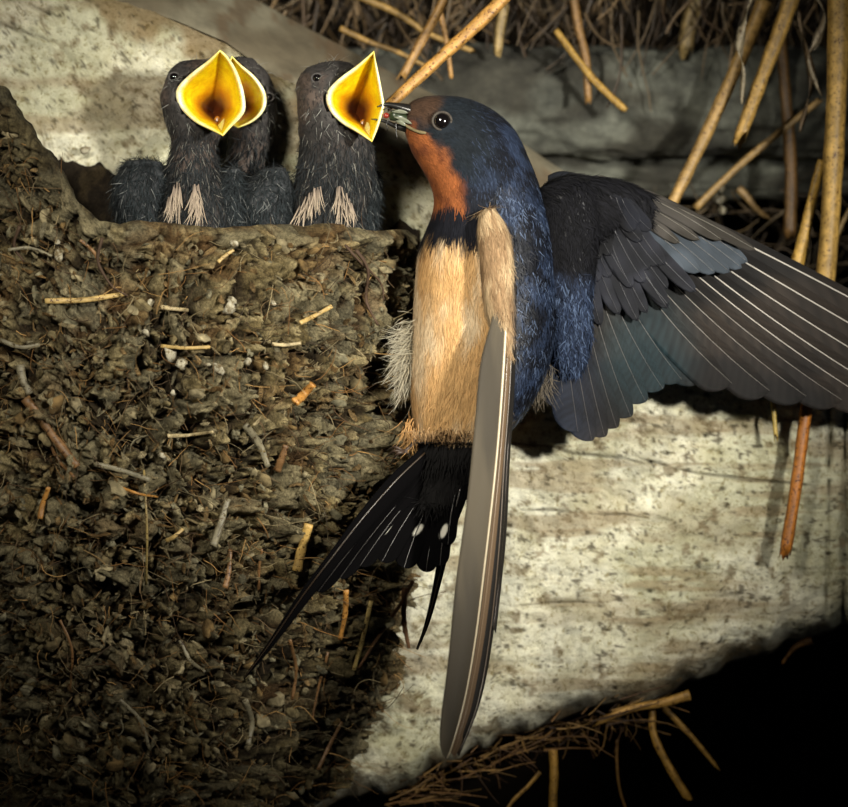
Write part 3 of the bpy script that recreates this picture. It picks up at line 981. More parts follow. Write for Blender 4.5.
def chick(name, label, secs, gp, eyes, wings, strips, pos, seed, nfur=5200):
    t = empty(name, pos, label, 'bird')
    v, f = loft(secs, 60, 40)
    v = v + np.stack([fbm(v, .06, 2, seed), fbm(v, .06, 2, seed + 1), 0 * v[:, 0]], -1) * 1.5
    poly = np.vstack([curve(gp[0][0], 20), curve(gp[0][1], 20)[::-1]])
    v0 = v.copy()
    # the head opens where the mouth sits
    ins_ = inside(poly, v[:, 0], v[:, 1]) & (v[:, 2] < gp[2][2] + 8)
    v[ins_, 2] = gp[2][2] + 8
    col = mixc(np.array([.038, .034, .032]), np.array([.075, .055, .045]), sm(0, .5, fbm(v, .05, 3, seed)))
    mesh('body', v, f, M['skin'], t, colors=col)
    fl = spine_flow(secs)
    top = min(s[1] for s in secs)

    def dens(c, n):
        return np.where(c[:, 1] < top + 75, .55, 1.0) * (c[:, 1] < 245) * ~inside(poly, c[:, 0], c[:, 1])
    p, n = scatter(v, f, nfur, dens)
    tan, rel = fl(p)
    n = outn(p, n, rel)
    low = sm(top + 50, top + 110, p[:, 1])
    rnd = R.random(len(p))
    blue = mixc(np.array([.035, .034, .034]), np.array([.017, .020, .022]), low)
    c0 = mixc(blue, np.array([.22, .21, .18]), (rnd > .90) * .6)
    c0 = c0 * R.uniform(.4, 1.4, len(p))[:, None]
    V, F, C = ribbons(p, n, tan, 3 + 9 * low, .7 + .15 * low, .25 + .2 * low, c0, jitter=.4)
    mesh('down', V, F, M['plume'], t, colors=C, kind='stuff')
    # fine pale wisps round the head
    p, n = scatter(v, f, 130, lambda c, n_: ((c[:, 1] < top + 70) & ~inside(poly, c[:, 0], c[:, 1])) * 1.0)
    tan, rel = fl(p)
    n = outn(p, n, rel)
    V, F, C = ribbons(p, n, tan, 9, .5, .9, np.broadcast_to(np.array([.22, .22, .20]), (130, 3)), jitter=.6)
    mesh('wisps', V, F, M['plume'], t, colors=C, kind='stuff')
    for (ex, ey, er) in eyes:
        d0 = surf_d(v, ex, ey, 4)
        ev, ef = sphere((ex, ey, d0 + er * .45), er)
        e = mesh('eye', ev, ef, M['eye'], t)
        rv, rf = tube([(ex + (er + 1) * math.cos(a), ey + (er + 1) * math.sin(a) * .85, d0 + .8) for a in np.linspace(0, 2 * math.pi, 17)], 1.0, 6)
        mesh('eyelid', rv, rf, M['skin'], e, colors=np.array([.055, .05, .048]))
    gape(gp[0], gp[1], gp[2], t, gp[3])
    for ws in wings:
        wv, wf = loft(ws, 26, 24)
        wo = mesh('wing', wv, wf, M['skin'], t, colors=np.array([.03, .033, .036]))
        wfl = spine_flow(ws)
        p, n = scatter(wv, wf, 2300)
        tan, rel = wfl(p)
        n = outn(p, n, rel)
        c0 = np.array([.014, .018, .020]) * R.uniform(.3, 1.7, len(p))[:, None]
        c0 = mixc(c0, np.array([.25, .26, .25]), (R.random(len(p)) > .95) * .5)
        V, F, C = ribbons(p, n, tan, 11, .8, .4, c0, jitter=.5)
        mesh('wing_down', V, F, M['plume'], wo, colors=C, kind='stuff')
    for (x0, y0, x1, y1, wd) in strips:   # sprouting pale pin feathers on the breast
        m = 46
        a = R.random(m)
        px_ = x0 + (x1 - x0) * a + R.uniform(-.5, .5, m) * wd * (.35 + .65 * a)
        py_ = y0 + (y1 - y0) * a * .55
        dd = np.array([surf_d(v, x, min(y, 238), 7) for x, y in zip(px_, py_)]) - 4
        p = np.column_stack([px_, py_, dd])
        n = np.broadcast_to(np.array([0, 0, -1.0]), (m, 3))
        fl_ = np.column_stack([(px_ - (x0 + x1) / 2) * .02 + (x1 - x0) * .01, np.ones(m), np.zeros(m)])
        V, F, C = ribbons(p, n, fl_, 20, 1.3, .12, np.array([.16, .125, .10]) * R.uniform(.5, 1.3, m)[:, None], jitter=.09, tipcol=np.array([.42, .34, .25]))
        mesh('pin_feathers', V, F, M['plume'], t, colors=C, kind='stuff', label='pale buff pin feathers on the breast')
    return t


S1 = [(182, 60, 204, 58, -22, 8), (169, 72, 224, 66, -24, 24), (161, 96, 230, 92, -26, 32), (165, 122, 226, 124, -24, 29), (171, 143, 217, 146, -18, 23),
      (167, 168, 220, 170, -12, 27), (160, 200, 232, 202, -8, 33), (152, 250, 240, 250, -4, 34), (158, 280, 235, 280, 0, 28)]
S2 = [(226, 58, 250, 56, 34, 8), (220, 76, 270, 78, 34, 24), (222, 108, 277, 110, 34, 27), (228, 136, 273, 140, 36, 24), (224, 165, 264, 166, 38, 22),
      (216, 205, 270, 208, 38, 26), (212, 250, 276, 250, 38, 26), (220, 280, 270, 280, 38, 20)]
S3 = [(310, 66, 336, 60, -14, 8), (298, 80, 354, 68, -16, 26), (296, 103, 362, 100, -18, 32), (299, 126, 366, 128, -16, 30), (300, 148, 374, 150, -8, 28),
      (296, 175, 376, 176, 2, 28), (290, 206, 372, 206, 10, 28), (284, 250, 370, 250, 14, 28), (292, 280, 360, 280, 16, 20)]
G1 = (([(220, 50), (208, 61), (190, 75), (177, 90), (180, 106), (194, 121), (211, 130), (223, 136)], [(220, 50), (227, 56), (236, 70), (243, 90), (245, 108), (240, 118), (231, 127), (223, 136)]),
      ((-80, -72, -60, -52, -52, -60, -72, -82), (-80, -76, -68, -62, -62, -66, -74, -82)), (213, 112, -8), (198, 95, -20))
G2 = (([(232, 56), (226, 66), (216, 78), (212, 92), (214, 106), (222, 118), (230, 124), (238, 128)], [(232, 56), (241, 65), (254, 76), (264, 90), (266, 103), (262, 113), (252, 122), (238, 128)]),
      ((-9, -4, 2, 8, 8, 4, -2, -8), (-9, -6, -2, 2, 3, 1, -4, -8)), (240, 104, 38), (247, 95, 36))
G3 = (([(374, 51), (358, 65), (338, 80), (327, 94), (330, 110), (342, 123), (357, 132), (372, 142)], [(374, 51), (376, 62), (379, 76), (382, 92), (384, 106), (381, 118), (377, 130), (372, 142)]),
      ((-66, -62, -54, -46, -44, -52, -62, -70), (-66, -66, -64, -62, -60, -62, -66, -70)), (356, 113, -6), (334, 98, -12))
chick('nestling', 'dark downy nestling on the left gaping a wide yellow mouth straight outward', S1, G1, [(174, 77, 4.5)],
      [[(128, 158, 160, 160, -8, 10), (115, 178, 168, 176, -10, 22), (112, 205, 166, 208, -8, 26), (122, 236, 160, 238, -4, 16)],
       [(226, 166, 240, 166, -14, 8), (214, 190, 246, 190, -14, 16), (214, 215, 248, 215, -10, 18), (222, 240, 244, 240, -6, 12)]],
      [(178, 182, 172, 226, 15), (196, 182, 197, 228, 13)], (195, 250, -4), 11)
chick('nestling', 'nestling half hidden behind the front gaping one, only part of its mouth visible', S2, G2, [(269, 97, 4)], [], [], (245, 250, 38), 21, 3000)
chick('nestling', 'dark downy nestling on the right being fed, beak tips inside its mouth', S3, G3, [(317, 78, 4.5)],
      [[(262, 168, 284, 165, 0, 10), (240, 188, 292, 186, -4, 22), (237, 212, 292, 214, -2, 26), (246, 244, 288, 244, 2, 18)],
       [(366, 170, 380, 172, 14, 8), (352, 190, 380, 190, 12, 12), (350, 215, 378, 215, 12, 12), (356, 240, 374, 240, 14, 8)]],
      [(318, 186, 303, 229, 17), (340, 186, 346, 228, 17)], (330, 250, 14), 31)

# ================================================================== THE ADULT SWALLOW
bird = empty('barn_swallow', (450, 450, -45), 'adult swallow with rust throat and glossy blue back clinging to the nest with spread wings', 'bird')
BS = [(405, 130, 406, 109, -52, 10), (406, 135, 413, 101, -52, 14), (412, 152, 432, 96, -52, 23), (422, 169, 464, 98, -52, 32), (430, 184, 492, 110, -50, 37), (434, 198, 514, 130, -48, 39),
      (433, 212, 529, 160, -46, 40), (428, 227, 541, 192, -44, 45), (420, 248, 551, 226, -42, 52), (416, 282, 556, 270, -40, 58), (413, 330, 556, 325, -40, 60),
      (411, 375, 546, 372, -42, 56), (413, 412, 526, 412, -46, 46), (420, 440, 500, 442, -52, 34), (432, 468, 480, 468, -58, 20), (440, 500, 470, 500, -62, 8)]
bv, bf = loft(BS, 130, 72, 2.15)


def bodycol(p):
    x, y = p[:, 0], p[:, 1]
    q = p + np.stack([fbm(p, .06, 3, 1), fbm(p, .06, 3, 2), 0 * x], -1) * 5
    x, y = q[:, 0], q[:, 1]
    blue = mixc(np.array([.004, .005, .009]), np.array([.016, .025, .050]), sm(-.25, .5, fbm(p, .045, 4, 4, .65)))
    dark = np.array([.010, .012, .018])
    c = mixc(blue, np.broadcast_to(dark, blue.shape), sm(510, 480, x) * sm(170, 200, y) * .8)
    head = sm(195, 175, y)
    c = mixc(c, np.array([.010, .014, .018]), head * sm(510, 460, x) * .85)
    # chestnut forehead
    c = mixc(c, np.array([.055, .030, .018]), sm(446, 428, x + (y - 105) * .3) * sm(128, 118, y))
    # rufous throat: in front of a line from the gape to the collar
    lx = np.interp(y, [118, 132, 150, 170, 190, 205, 212], [404, 428, 442, 452, 464, 468, 450])
    thr = sm(6, -6, x - lx) * sm(120, 130, y) * sm(214, 205, y)
    c = mixc(c, mixc(np.array([.27, .085, .025]), np.array([.15, .045, .016]), sm(-.3, .5, fbm(p, .08, 2, 8))), thr)
    c = mixc(c, np.array([.006, .006, .009]), .8 * sm(206, 212, y) * sm(500, 485, x))
    # belly
    cream = mixc(np.array([.74, .57, .36]), np.array([.60, .36, .15]), sm(-.2, .5, fbm(p * [1, .5, 1], .03, 3, 12) + .5 * sm(300, 380, y) - .2))
    bel = sm(236, 250, y + 6 * fbm(p, .08, 2, 19) - (x - 425) * .05) * sm(512, 500, x) * sm(452, 428, y + 10 * fbm(p * [1.5, .3, 1], .1, 2, 91))
    c = mixc(c, cream, bel)
    c = mixc(c, np.array([.012, .010, .009]), sm(430, 448, y))
    return c


mesh('body', bv, bf, M['plume'], bird, colors=bodycol(bv))
fl = spine_flow(BS)


def coat(name, n, mask, length, width, lift, mat, jit, bright=(.6, 1.35), label=None, tint=None):
    p, nn = scatter(bv, bf, n, mask)
    tan, rel = fl(p)
    nn = outn(p, nn, rel)
    c = bodycol(p) * R.uniform(*bright, n)[:, None]
    if tint is not None:
        c = tint(p, c)
    V, F, C = ribbons(p, nn, tan, length if np.isscalar(length) else length(p), width, lift, c, jitter=jit)
    return mesh(name, V, F, mat, bird, colors=C, kind='stuff', label=label)


coat('head_plumage', 12000, lambda c, n: ((c[:, 1] < 205) & (np.hypot(c[:, 0] - 442, c[:, 1] - 121) > 11)) * 1.0, lambda p: 3.5 + 4 * sm(440, 500, p[:, 0]), 1.0, .06, M['plume'], .22,
     tint=lambda p, c: mixc(c, np.array([.045, .065, .12]), ((R.random(len(p)) > .85) & (p[:, 0] > 470)) * .4))
coat('belly_plumage', 12000, lambda c, n: ((c[:, 1] > 195) & (c[:, 0] < 512)) * 1.0, 15, 1.2, .06, M['plume'], .14, (.75, 1.2), label='buff to orange tan belly feathers')
coat('back_plumage', 12000, lambda c, n: ((c[:, 1] > 185) & (c[:, 0] > 495)) * 1.0, 9, 1.4, .14, M['gloss'], .35, (.4, 1.8), label='glossy blue back feathers',
     tint=lambda p, c: mixc(c, np.array([.10, .14, .23]), ((R.random(len(p)) > .8) & (fbm(p, .05, 3, 6) > -.1)) * .6))
# loose fluff: flank tuft to the left, collar edges, tuft by the rump
def tuft(name, n, cx, cy, d, sx, sy, flow, L_, c0, c1, label=None, wd=.8):
    p = np.column_stack([R.normal(cx, sx, n), R.normal(cy, sy, n), R.normal(d, 5, n)])
    nn = R.normal(0, .3, (n, 3)) + [0, 0, -1]
    nn /= np.linalg.norm(nn, axis=1)[:, None]
    V, F, C = ribbons(p, nn, np.broadcast_to(np.array(flow, float), (n, 3)), L_, wd, .1, np.array(c0) * R.uniform(.7, 1.2, n)[:, None], jitter=.28, tipcol=np.array(c1), curl=.6)
    mesh(name, V, F, M['plume'], bird, colors=C, kind='stuff', label=label)


tuft('flank_fluff', 420, 410, 345, -48, 5, 11, (-.75, .45, 0), 18, (.20, .17, .11), (.40, .37, .28), 'loose whitish fluff at the flank')
tuft('flank_fluff', 330, 406, 366, -46, 4, 10, (-.25, 1, 0), 24, (.24, .20, .13), (.36, .33, .25), 'loose whitish fluff at the flank')
tuft('thigh_fluff', 150, 413, 432, -58, 5, 8, (-.25, 1, 0), 18, (.42, .22, .08), (.50, .30, .12), 'orange buff fluff round the leg')
tuft('rump_fluff', 220, 538, 372, -30, 7, 9, (-.1, 1, 0), 24, (.05, .045, .04), (.16, .13, .09))

tuft('belly_fluff', 260, 446, 432, -86, 15, 3, (.03, 1, .5), 10, (.36, .22, .10), (.12, .07, .035), 'tan belly feather ends over the black tail base', wd=1.1)
# eye, beak
d0 = surf_d(bv, 442, 121, 4)
ev, ef = sphere((442, 121, d0 + 1.5), (8.2, 8.2, 6.5), 20, 28)
eye = mesh('eye', ev, ef, M['eye'], bird)
rv, rf = tube([(442 + 9.4 * math.cos(a), 121 + 9.0 * math.sin(a), d0 + .2) for a in np.linspace(0, 2 * math.pi, 25)], 1.3, 8)
mesh('eye_ring', rv, rf, M['skin'], eye, colors=np.array([.06, .05, .04]))


def beak(pts, rad, name):
    c = curve(pts, 18)
    r_ = curve([[x] for x in rad], 18)[:, 0]
    v, f = tube(c, r_, 12, 1.5)
    return mesh(name, v, f, M['beak'], bird)


beak([(418, 113, -54), (406, 109, -56), (396, 106, -58), (385, 104.5, -60), (377, 107, -61)], [8.5, 5.6, 3.4, 2.0, .5], 'upper_beak')
beak([(418, 129, -54), (406, 128, -56), (396, 126, -58), (384, 121, -60), (371, 119, -61)], [6.5, 4.4, 2.8, 1.8, .4], 'lower_beak')
v, f = tube(curve([(426, 133, -80), (416, 131, -74), (404, 124, -66), (398, 117, -63)], 12), [1, 1.6, 1.8, 1.6, 1.5, 1.5, 1.4, 1.3, 1.2, 1.2, 1, .6], 8)
mesh('gape_flange', v, f, M['skin'], bird, colors=np.array([.20, .16, .08]), label='pale corner of the beak')
for k, (x, y) in enumerate([(409, 125), (407, 127), (410, 129), (405, 124), (411, 132)]):
    pass
# leg and foot gripping the mud
leg = mesh('leg', *tube(curve([(418, 432, -60), (413, 444, -64), (404, 452, -66)], 8), [4, 3.4, 3, 2.6, 2.3, 2.1, 2, 2], 8), M['leg'], bird)
for a in ((-18, -4, -4), (-20, 4, -2), (-14, 10, -3), (8, 8, 4)):
    v, f = tube(curve([(404, 452, -66), (404 + a[0] * .5, 452 + a[1] * .5 - 3, -67 + a[2]), (404 + a[0], 452 + a[1] + 3, min(nest_d(min(404 + a[0], 396), 455 + a[1]) + 1, -20))], 7), [2, 1.8, 1.6, 1.5, 1.2, .8, .3], 7)
    mesh('toe', v, f, M['leg'], leg)


# ---- far wing, fully spread, upper side seen
far = mesh('wing', *loft([(546, 176, 548, 215, -12, 10), (562, 171, 566, 240, -14, 14), (590, 176, 592, 236, -12, 12), (622, 181, 620, 222, -8, 8), (660, 197, 655, 222, -2, 6), (720, 226, 716, 240, 8, 3)], 40, 24),
           M['gloss'], bird, colors=np.array([.015, .017, .022]), label='spread wing held out over the white wall')


def fcol(p, u, w_):
    base = mixc(np.array([.006, .005, .0045]), np.array([.020, .015, .0115]), sm(-.3, .5, fbm(p * [.5, .5, 0], .03, 3, 5)))
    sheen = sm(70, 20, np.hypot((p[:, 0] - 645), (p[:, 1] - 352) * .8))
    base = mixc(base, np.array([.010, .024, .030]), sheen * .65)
    blu = sm(620, 560, p[:, 0]) * sm(330, 360, p[:, 1])
    base = mixc(base, np.array([.010, .013, .022]), blu)
    st = .62 + .7 * np.clip(np.sin((u * 60 - np.abs(w_) * 5) * 2.1 + 3 * vnoise(p * .05, 3)), -1, 1) * .35 + .4 * vnoise(np.column_stack([u * 26 - np.abs(w_) * 4, w_ * 1.2, p[:, 0] * .01]), 7)
    edge = sm(.80, .99, w_) * .9
    return base * np.clip(st + .35, .3, 1.7)[:, None] * (1 + edge)[:, None]


SH = (.50, .46, .40)
bases = [(652, 199), (650, 205), (646, 211), (641, 216), (635, 220), (629, 224), (623, 228), (617, 232), (611, 236)]
tips = [(1010, 388), (985, 400), (950, 406), (912, 408), (876, 404), (842, 400), (806, 396), (770, 391), (732, 383)]
bends = [-5, 2, 6, 8, 8, 8, 8, 8, 8]
NF = len(bases)
for k in range(NF):
    d = 22 - k * 3.2
    feather('primary_feather', (*bases[k], d - 6), (*tips[k], d + 26 - k * 2.2), 9 if k else 8, 28, fcol, SH if k < 5 else (.22, .20, .17), far, bend=-bends[k] * -1, bendd=-4, shr=(.9, .8, .75, .7, .6, .5, .4, .35, .3)[k],
            n=70, nv=6, round_tip=.12, nrm=(.06, -.10, -1), taper=.1, start=.6)
sb = [(605, 238), (599, 240), (593, 243), (587, 246), (581, 249), (575, 252), (569, 255), (564, 258), (560, 262), (556, 268)]
st = [(702, 381), (682, 380), (663, 389), (646, 402), (631, 417), (617, 428), (605, 437), (592, 441), (578, 432), (564, 408)]
for k in range(10):
    d = -9 - k * 2.6
    feather('secondary_feather', (*sb[k], d), (*st[k], d + 12), 8, 22, fcol, (.12, .11, .10), far, bend=7 - k * .6, bendd=-3, shr=.3, n=50, nv=6, round_tip=.14, nrm=(.08, -.08, -1), start=.7)


def ccol(a, b):
    def f(p, u, w_):
        return mixc(np.array(a), np.array(b), sm(-.3, .5, fbm(p, .05, 2, 9))) * (.75 + .5 * u)[:, None]
    return f


# primary coverts: the blue grey patch
pc = [((640, 192), (748, 262)), ((636, 197), (742, 268)), ((632, 202), (730, 272)), ((628, 206), (715, 273)), ((622, 210), (700, 272)), ((616, 214), (684, 272)), ((610, 218), (668, 275))]
for k, (a, b) in enumerate(pc):
    feather('primary_covert', (*a, -14 - k * 1.6), (*b, -2 - k * 2.2), 6, 13, ccol((.030, .038, .048), (.05, .062, .078)), (.05, .05, .05), far, bend=-3, shr=.7, n=14, round_tip=.3, start=.6, nrm=(.05, -.1, -1))
# leading edge strips
for k, (a, b) in enumerate([((600, 176), (730, 236)), ((610, 180), (756, 250)), ((590, 178), (690, 222)), ((620, 186), (722, 240)), ((600, 184), (700, 240)), ((596, 190), (680, 243))]):
    feather('alula_feather', (*a, -18 - k), (*b, -6 - k * 2), 4, 8, ccol((.022, .019, .015), (.045, .04, .035)), (.10, .09, .07), far, bend=-4, shr=.7, n=12, round_tip=.25, nrm=(0, -.2, -1))
# secondary coverts: three rows
for r_, (y0, ln, cnt, x0, x1, dd) in enumerate([(240, 84, 12, 562, 640, -34), (225, 66, 12, 558, 632, -40), (205, 52, 13, 552, 626, -46), (190, 40, 13, 550, 622, -50), (180, 32, 11, 552, 610, -52)]):
    for k in range(cnt):
        e = k / (cnt - 1)
        x = x1 + (x0 - x1) * e
        ang = math.radians(50 + 38 * e)
        bx, by = x, y0 + 6 * math.sin(e * 3) + R.normal(0, 1) - (1 - e) * 8
        by = max(by, np.interp(bx, [550, 590, 622, 660], [188, 187, 196, 212]) + 3)
        L_ = ln * (1 - .15 * (1 - e)) * R.uniform(.82, 1.15)
        ang += R.normal(0, .06)
        feather('wing_covert', (bx, by, dd + 6 - e * 5), (bx + L_ * math.cos(ang), by + L_ * math.sin(ang), dd + 16 - e * 5), 8, 9,
                ccol((.003, .003, .004), (.007, .008, .013)) if r_ > 1 else ccol((.006, .0065, .009), (.017, .018, .025)), (.03, .03, .035), far, bend=2, shr=.5, n=10, round_tip=.35, start=.6)
# shoulder: black above, glossy blue below, between the back and the wing
SHO = [(540, 186, 560, 176, -44, 8), (538, 200, 590, 182, -46, 16), (538, 225, 600, 215, -46, 18), (540, 262, 596, 260, -44, 19), (544, 305, 592, 302, -40, 18), (549, 335, 592, 332, -36, 14), (554, 358, 588, 356, -32, 9), (562, 376, 580, 374, -28, 4)]
sv, sf_ = loft(SHO, 44, 30)


def shc(p):
    t = sm(258, 296, p[:, 1] + 14 * fbm(p, .05, 2, 3))
    return mixc(np.array([.003, .003, .0045]), np.array([.014, .022, .045]), t)


sho = mesh('shoulder', sv, sf_, M['gloss'], bird, colors=shc(sv), label='glossy blue shoulder, black above')
p, n = scatter(sv, sf_, 6500)
tan, rel = spine_flow(SHO)(p)
n = outn(p, n, rel)
c = shc(p) * R.uniform(.4, 1.6, len(p))[:, None]
c = mixc(c, np.array([.09, .13, .22]), ((R.random(len(p)) > .78) & (p[:, 1] > 275)) * .55)
V, F, C = ribbons(p, n, tan + np.array([.1, 0, 0]), 11, 1.5, .12, c, jitter=.3)
mesh('shoulder_plumage', V, F, M['plume'], sho, colors=C, kind='stuff')
# short black feathering over the arm and leading edge
ARM = [(548, 184, 548, 235, -40, 12), (566, 175, 570, 246, -44, 16), (590, 176, 592, 240, -40, 15), (622, 181, 622, 225, -30, 10), (655, 195, 650, 222, -22, 6)]
av, af = loft(ARM, 40, 26)
arm = mesh('wing_arm', av, af, M['gloss'], far, colors=np.array([.003, .003, .004]))
p, n = scatter(av, af, 3800)
tan, rel = spine_flow(ARM)(p)
n = outn(p, n, rel)
V, F, C = ribbons(p, n, tan + np.array([0, .9, 0]), 13, 1.7, .10, np.array([.003, .003, .0042]) * R.uniform(.4, 2.2, len(p))[:, None], jitter=.25)
mesh('arm_plumage', V, F, M['plume'], far, colors=C, kind='stuff')

# ---- near wing, edge on, pale underside
near = mesh('wing', *loft([(479, 212, 492, 205, -100, 8), (478, 232, 506, 228, -106, 12), (481, 270, 513, 262, -114, 15), (485, 310, 515, 300, -122, 14), (494, 335, 515, 330, -124, 8), (503, 352, 512, 352, -124, 3)], 40, 26),
            M['plume'], bird, colors=np.array([.50, .37, .22]), label='half folded wing seen edge on with buff lining')
lw = [(479, 212, 492, 205, -100, 8), (478, 232, 506, 228, -106, 12), (481, 270, 513, 262, -114, 15), (485, 310, 515, 300, -122, 14), (494, 335, 515, 330, -124, 8), (503, 352, 512, 352, -124, 3)]
wv, wf = loft(lw, 40, 26)
wfl = spine_flow(lw)
p, n = scatter(wv, wf, 3000, lambda c, n_: (c[:, 1] < 350) * 1.0)
tan, rel = wfl(p)
n = outn(p, n, rel)
c0 = mixc(np.array([.52, .38, .22]), np.array([.30, .19, .10]), sm(.0, .6, fbm(p * [2, .4, 1], .05, 3, 3)))
c0 = mixc(c0, np.array([.06, .05, .05]), sm(509, 515, p[:, 0]))
V, F, C = ribbons(p, n, tan, 16, 1.2, .05, c0 * R.uniform(.75, 1.2, len(p))[:, None], jitter=.10)
mesh('wing_lining', V, F, M['plume'], near, colors=C, kind='stuff', label='buff underwing feathers')
GR = lambda p, u, w_: mixc(np.array([.085, .070, .047]), np.array([.052, .043, .030]), sm(-.3, .5, fbm(p * [1, .15, 0], .05, 3, 3)))
DK = lambda p, u, w_: np.broadcast_to(np.array([.012, .010, .008]), p.shape)
TN = lambda p, u, w_: np.broadcast_to(np.array([.14, .09, .05]), p.shape)
shaftL = [(509, 290), (505, 370), (500, 440), (494, 500), (486, 570), (477, 640), (466, 700), (453, 745), (447, 758)]
blade('primary_feather', [(492, 318), (480, 365), (475, 420), (467, 500), (456, 580), (448, 660), (440, 725), (441, 750), (446, 759)], shaftL, .93, GR, (.55, .46, .31), near,
      [-136, -150, -168, -185, -200], [-128, -138, -150, -165, -192], shr=1.5, label='grey brown flight feather with pale shaft')
blade('primary_feather', [(505, 290), (501, 370), (496, 440), (490, 500), (482, 570), (473, 640), (462, 700), (452, 735), (448, 750)],
      [(513, 290), (510, 370), (505, 440), (500, 500), (493, 570), (484, 640), (473, 700), (462, 742), (455, 757)], .6, TN, (.20, .13, .07), near,
      [-124, -134, -146, -158, -180], [-118, -126, -138, -150, -172], shr=1.3, label='brown flight feather edge')
blade('primary_feather', [(507, 290), (503, 380), (497, 470), (490, 560), (481, 640), (470, 710), (456, 752)],
      [(515, 290), (513, 380), (507, 460), (503, 540), (494, 630), (481, 700), (459, 757)], .7, DK, (.10, .07, .045), near,
      [-116, -124, -134, -146, -166], [-104, -112, -120, -130, -160], shr=1.0, label='dark flight feather behind the pale one')
blade('primary_feather', [(509, 290), (506, 380), (502, 470), (496, 560), (490, 620)],
      [(517, 285), (515, 380), (510, 460), (506, 540), (496, 634)], .6, DK, (.06, .04, .03), near,
      [-106, -112, -118, -124, -130], [-96, -102, -108, -112, -126], shr=.9, label='shortest dark flight feather at the rear edge')

# ---- forked tail braced on the nest
tail = mesh('tail', *loft([(430, 452, 488, 452, -60, 12), (422, 462, 482, 464, -64, 14), (418, 480, 470, 484, -70, 12), (416, 505, 452, 508, -78, 6)], 26, 26), M['plume'], bird,
            colors=np.array([.005, .004, .004]), label='black forked tail pressed against the nest')
BK = np.array([.0022, .002, .0022])


def tcol(sx, sy, a=6, b=3, ang=-40):
    ca, sa = math.cos(math.radians(ang)), math.sin(math.radians(ang))

    def f(p, u, w_):
        dx, dy = p[:, 0] - sx, p[:, 1] - sy
        e = np.hypot((dx * ca + dy * sa) / a, (-dx * sa + dy * ca) / b)
        return mixc(np.broadcast_to(BK, p.shape), np.array([.75, .72, .62]), sm(1.25, .8, e))
    return f


def nd(x, y, dflt):
    return dflt


blade('tail_streamer', [(422, 448), (392, 474), (358, 514), (330, 552), (300, 592), (268, 642), (243, 678)],
      [(430, 462), (402, 494), (370, 528), (340, 562), (308, 602), (272, 648), (244, 680)], .35, lambda p, u, w_: np.broadcast_to(BK, p.shape), (.035, .022, .012), tail,
      [-84, -104, -122, -128, -120, -112], [-80, -98, -118, -126, -119, -112], shr=.9, label='long thin outer tail feather on the left', mat='black_vane')
for k, (a, b, wl, wr, sp, z) in enumerate([((428, 462), (318, 592), 9, 12, (356, 534), 2), ((432, 466), (340, 578), 10, 13, (358, 533), 4), ((436, 470), (360, 566), 11, 13, (386, 529), 6),
                                           ((440, 472), (382, 562), 12, 13, (388, 527), 8), ((444, 474), (404, 568), 12, 13, (418, 530), 9),
                                           ((450, 474), (426, 572), 11, 12, (419, 531), 8), ((458, 470), (440, 566), 9, 12, (443, 532), 5), ((464, 464), (448, 545), 8, 10, (444, 531), 2)]):
    feather('tail_feather', (*a, -82 + z), (*b, -118 + z + (k * 3)), wl, wr, tcol(*sp, a=6.5 if k != 7 else 7, b=2.8, ang=-50 if k < 5 else -70), (.015, .010, .006), tail, bend=3, shr=.8, n=64, round_tip=.14, start=.6, mat='black_vane', nv=9)
blade('tail_streamer', [(456, 470), (448, 505), (440, 545), (432, 590), (424, 625), (416, 649)],
      [(472, 470), (466, 500), (455, 530), (442, 580), (430, 622), (418, 650)], .5, lambda p, u, w_: np.broadcast_to(BK, p.shape), (.015, .010, .006), tail,
      [-80, -86, -82, -70, -60], [-78, -84, -80, -70, -60], shr=.8, label='long thin outer tail feather on the right', mat='black_vane')
# under tail coverts
p, n = scatter(*loft([(420, 440, 500, 440, -62, 20), (418, 456, 486, 458, -68, 20), (422, 482, 468, 484, -76, 12), (420, 504, 445, 506, -86, 5)], 20, 20), 2500)
n = n * np.where(n[:, 2] > 0, -1, 1)[:, None]
V, F, C = ribbons(p, n, np.broadcast_to(np.array([-.25, 1, -.1]), (len(p), 3)), 20, 1.8, .02, np.array([.005, .0045, .0045]) * R.uniform(.5, 1.6, len(p))[:, None], jitter=.2)
mesh('tail_coverts', V, F, M['plume'], tail, colors=C, kind='stuff')

# ---- the insect in the beak
ins = empty('insect', (388, 116, -62), 'small red headed insect held between the beak tips of the adult swallow', 'insect')
mesh('head', *sphere((386, 115.5, -63), (3.4, 3, 3.2)), M['red'], ins)
v, f = loft([(389, 112, 389, 120, -62, 3), (394, 110, 394, 121, -63, 5), (402, 112, 401, 122, -62, 5), (410, 116, 409, 124, -60, 3)], 20, 14)
mesh('body', v, f, M['green'], ins)
for k, (a, b) in enumerate([((392, 112), (408, 113)), ((394, 117), (412, 124)), ((396, 121), (406, 126))]):
    feather_mesh_v = feather_mesh(curve([(*a, -68), ((a[0] + b[0]) / 2, (a[1] + b[1]) / 2 - 1, -70), (*b, -69)], 8), np.array([.4, 1, 1.6, 2, 2, 1.8, 1.2, .3]), np.array([.4, 1, 1.6, 2, 2, 1.8, 1.2, .3]),
                                  np.array([0, .2, -1.]), np.array([.12, .13, .09]), (.1, .1, .07), .4, nv=2)
    mesh('insect_wing', feather_mesh_v[0], feather_mesh_v[1], [M['wingfilm'], M['wingfilm']], ins, colors=feather_mesh_v[4])
for a in [((390, 119), (386, 124), (388, 129)), ((396, 122), (396, 130), (397, 139)), ((393, 112), (388, 108), (383, 110))]:
    v, f = tube(curve([(*q, -66) for q in a], 8), .6, 5)
    mesh('insect_leg', v, f, M['beak'], ins)


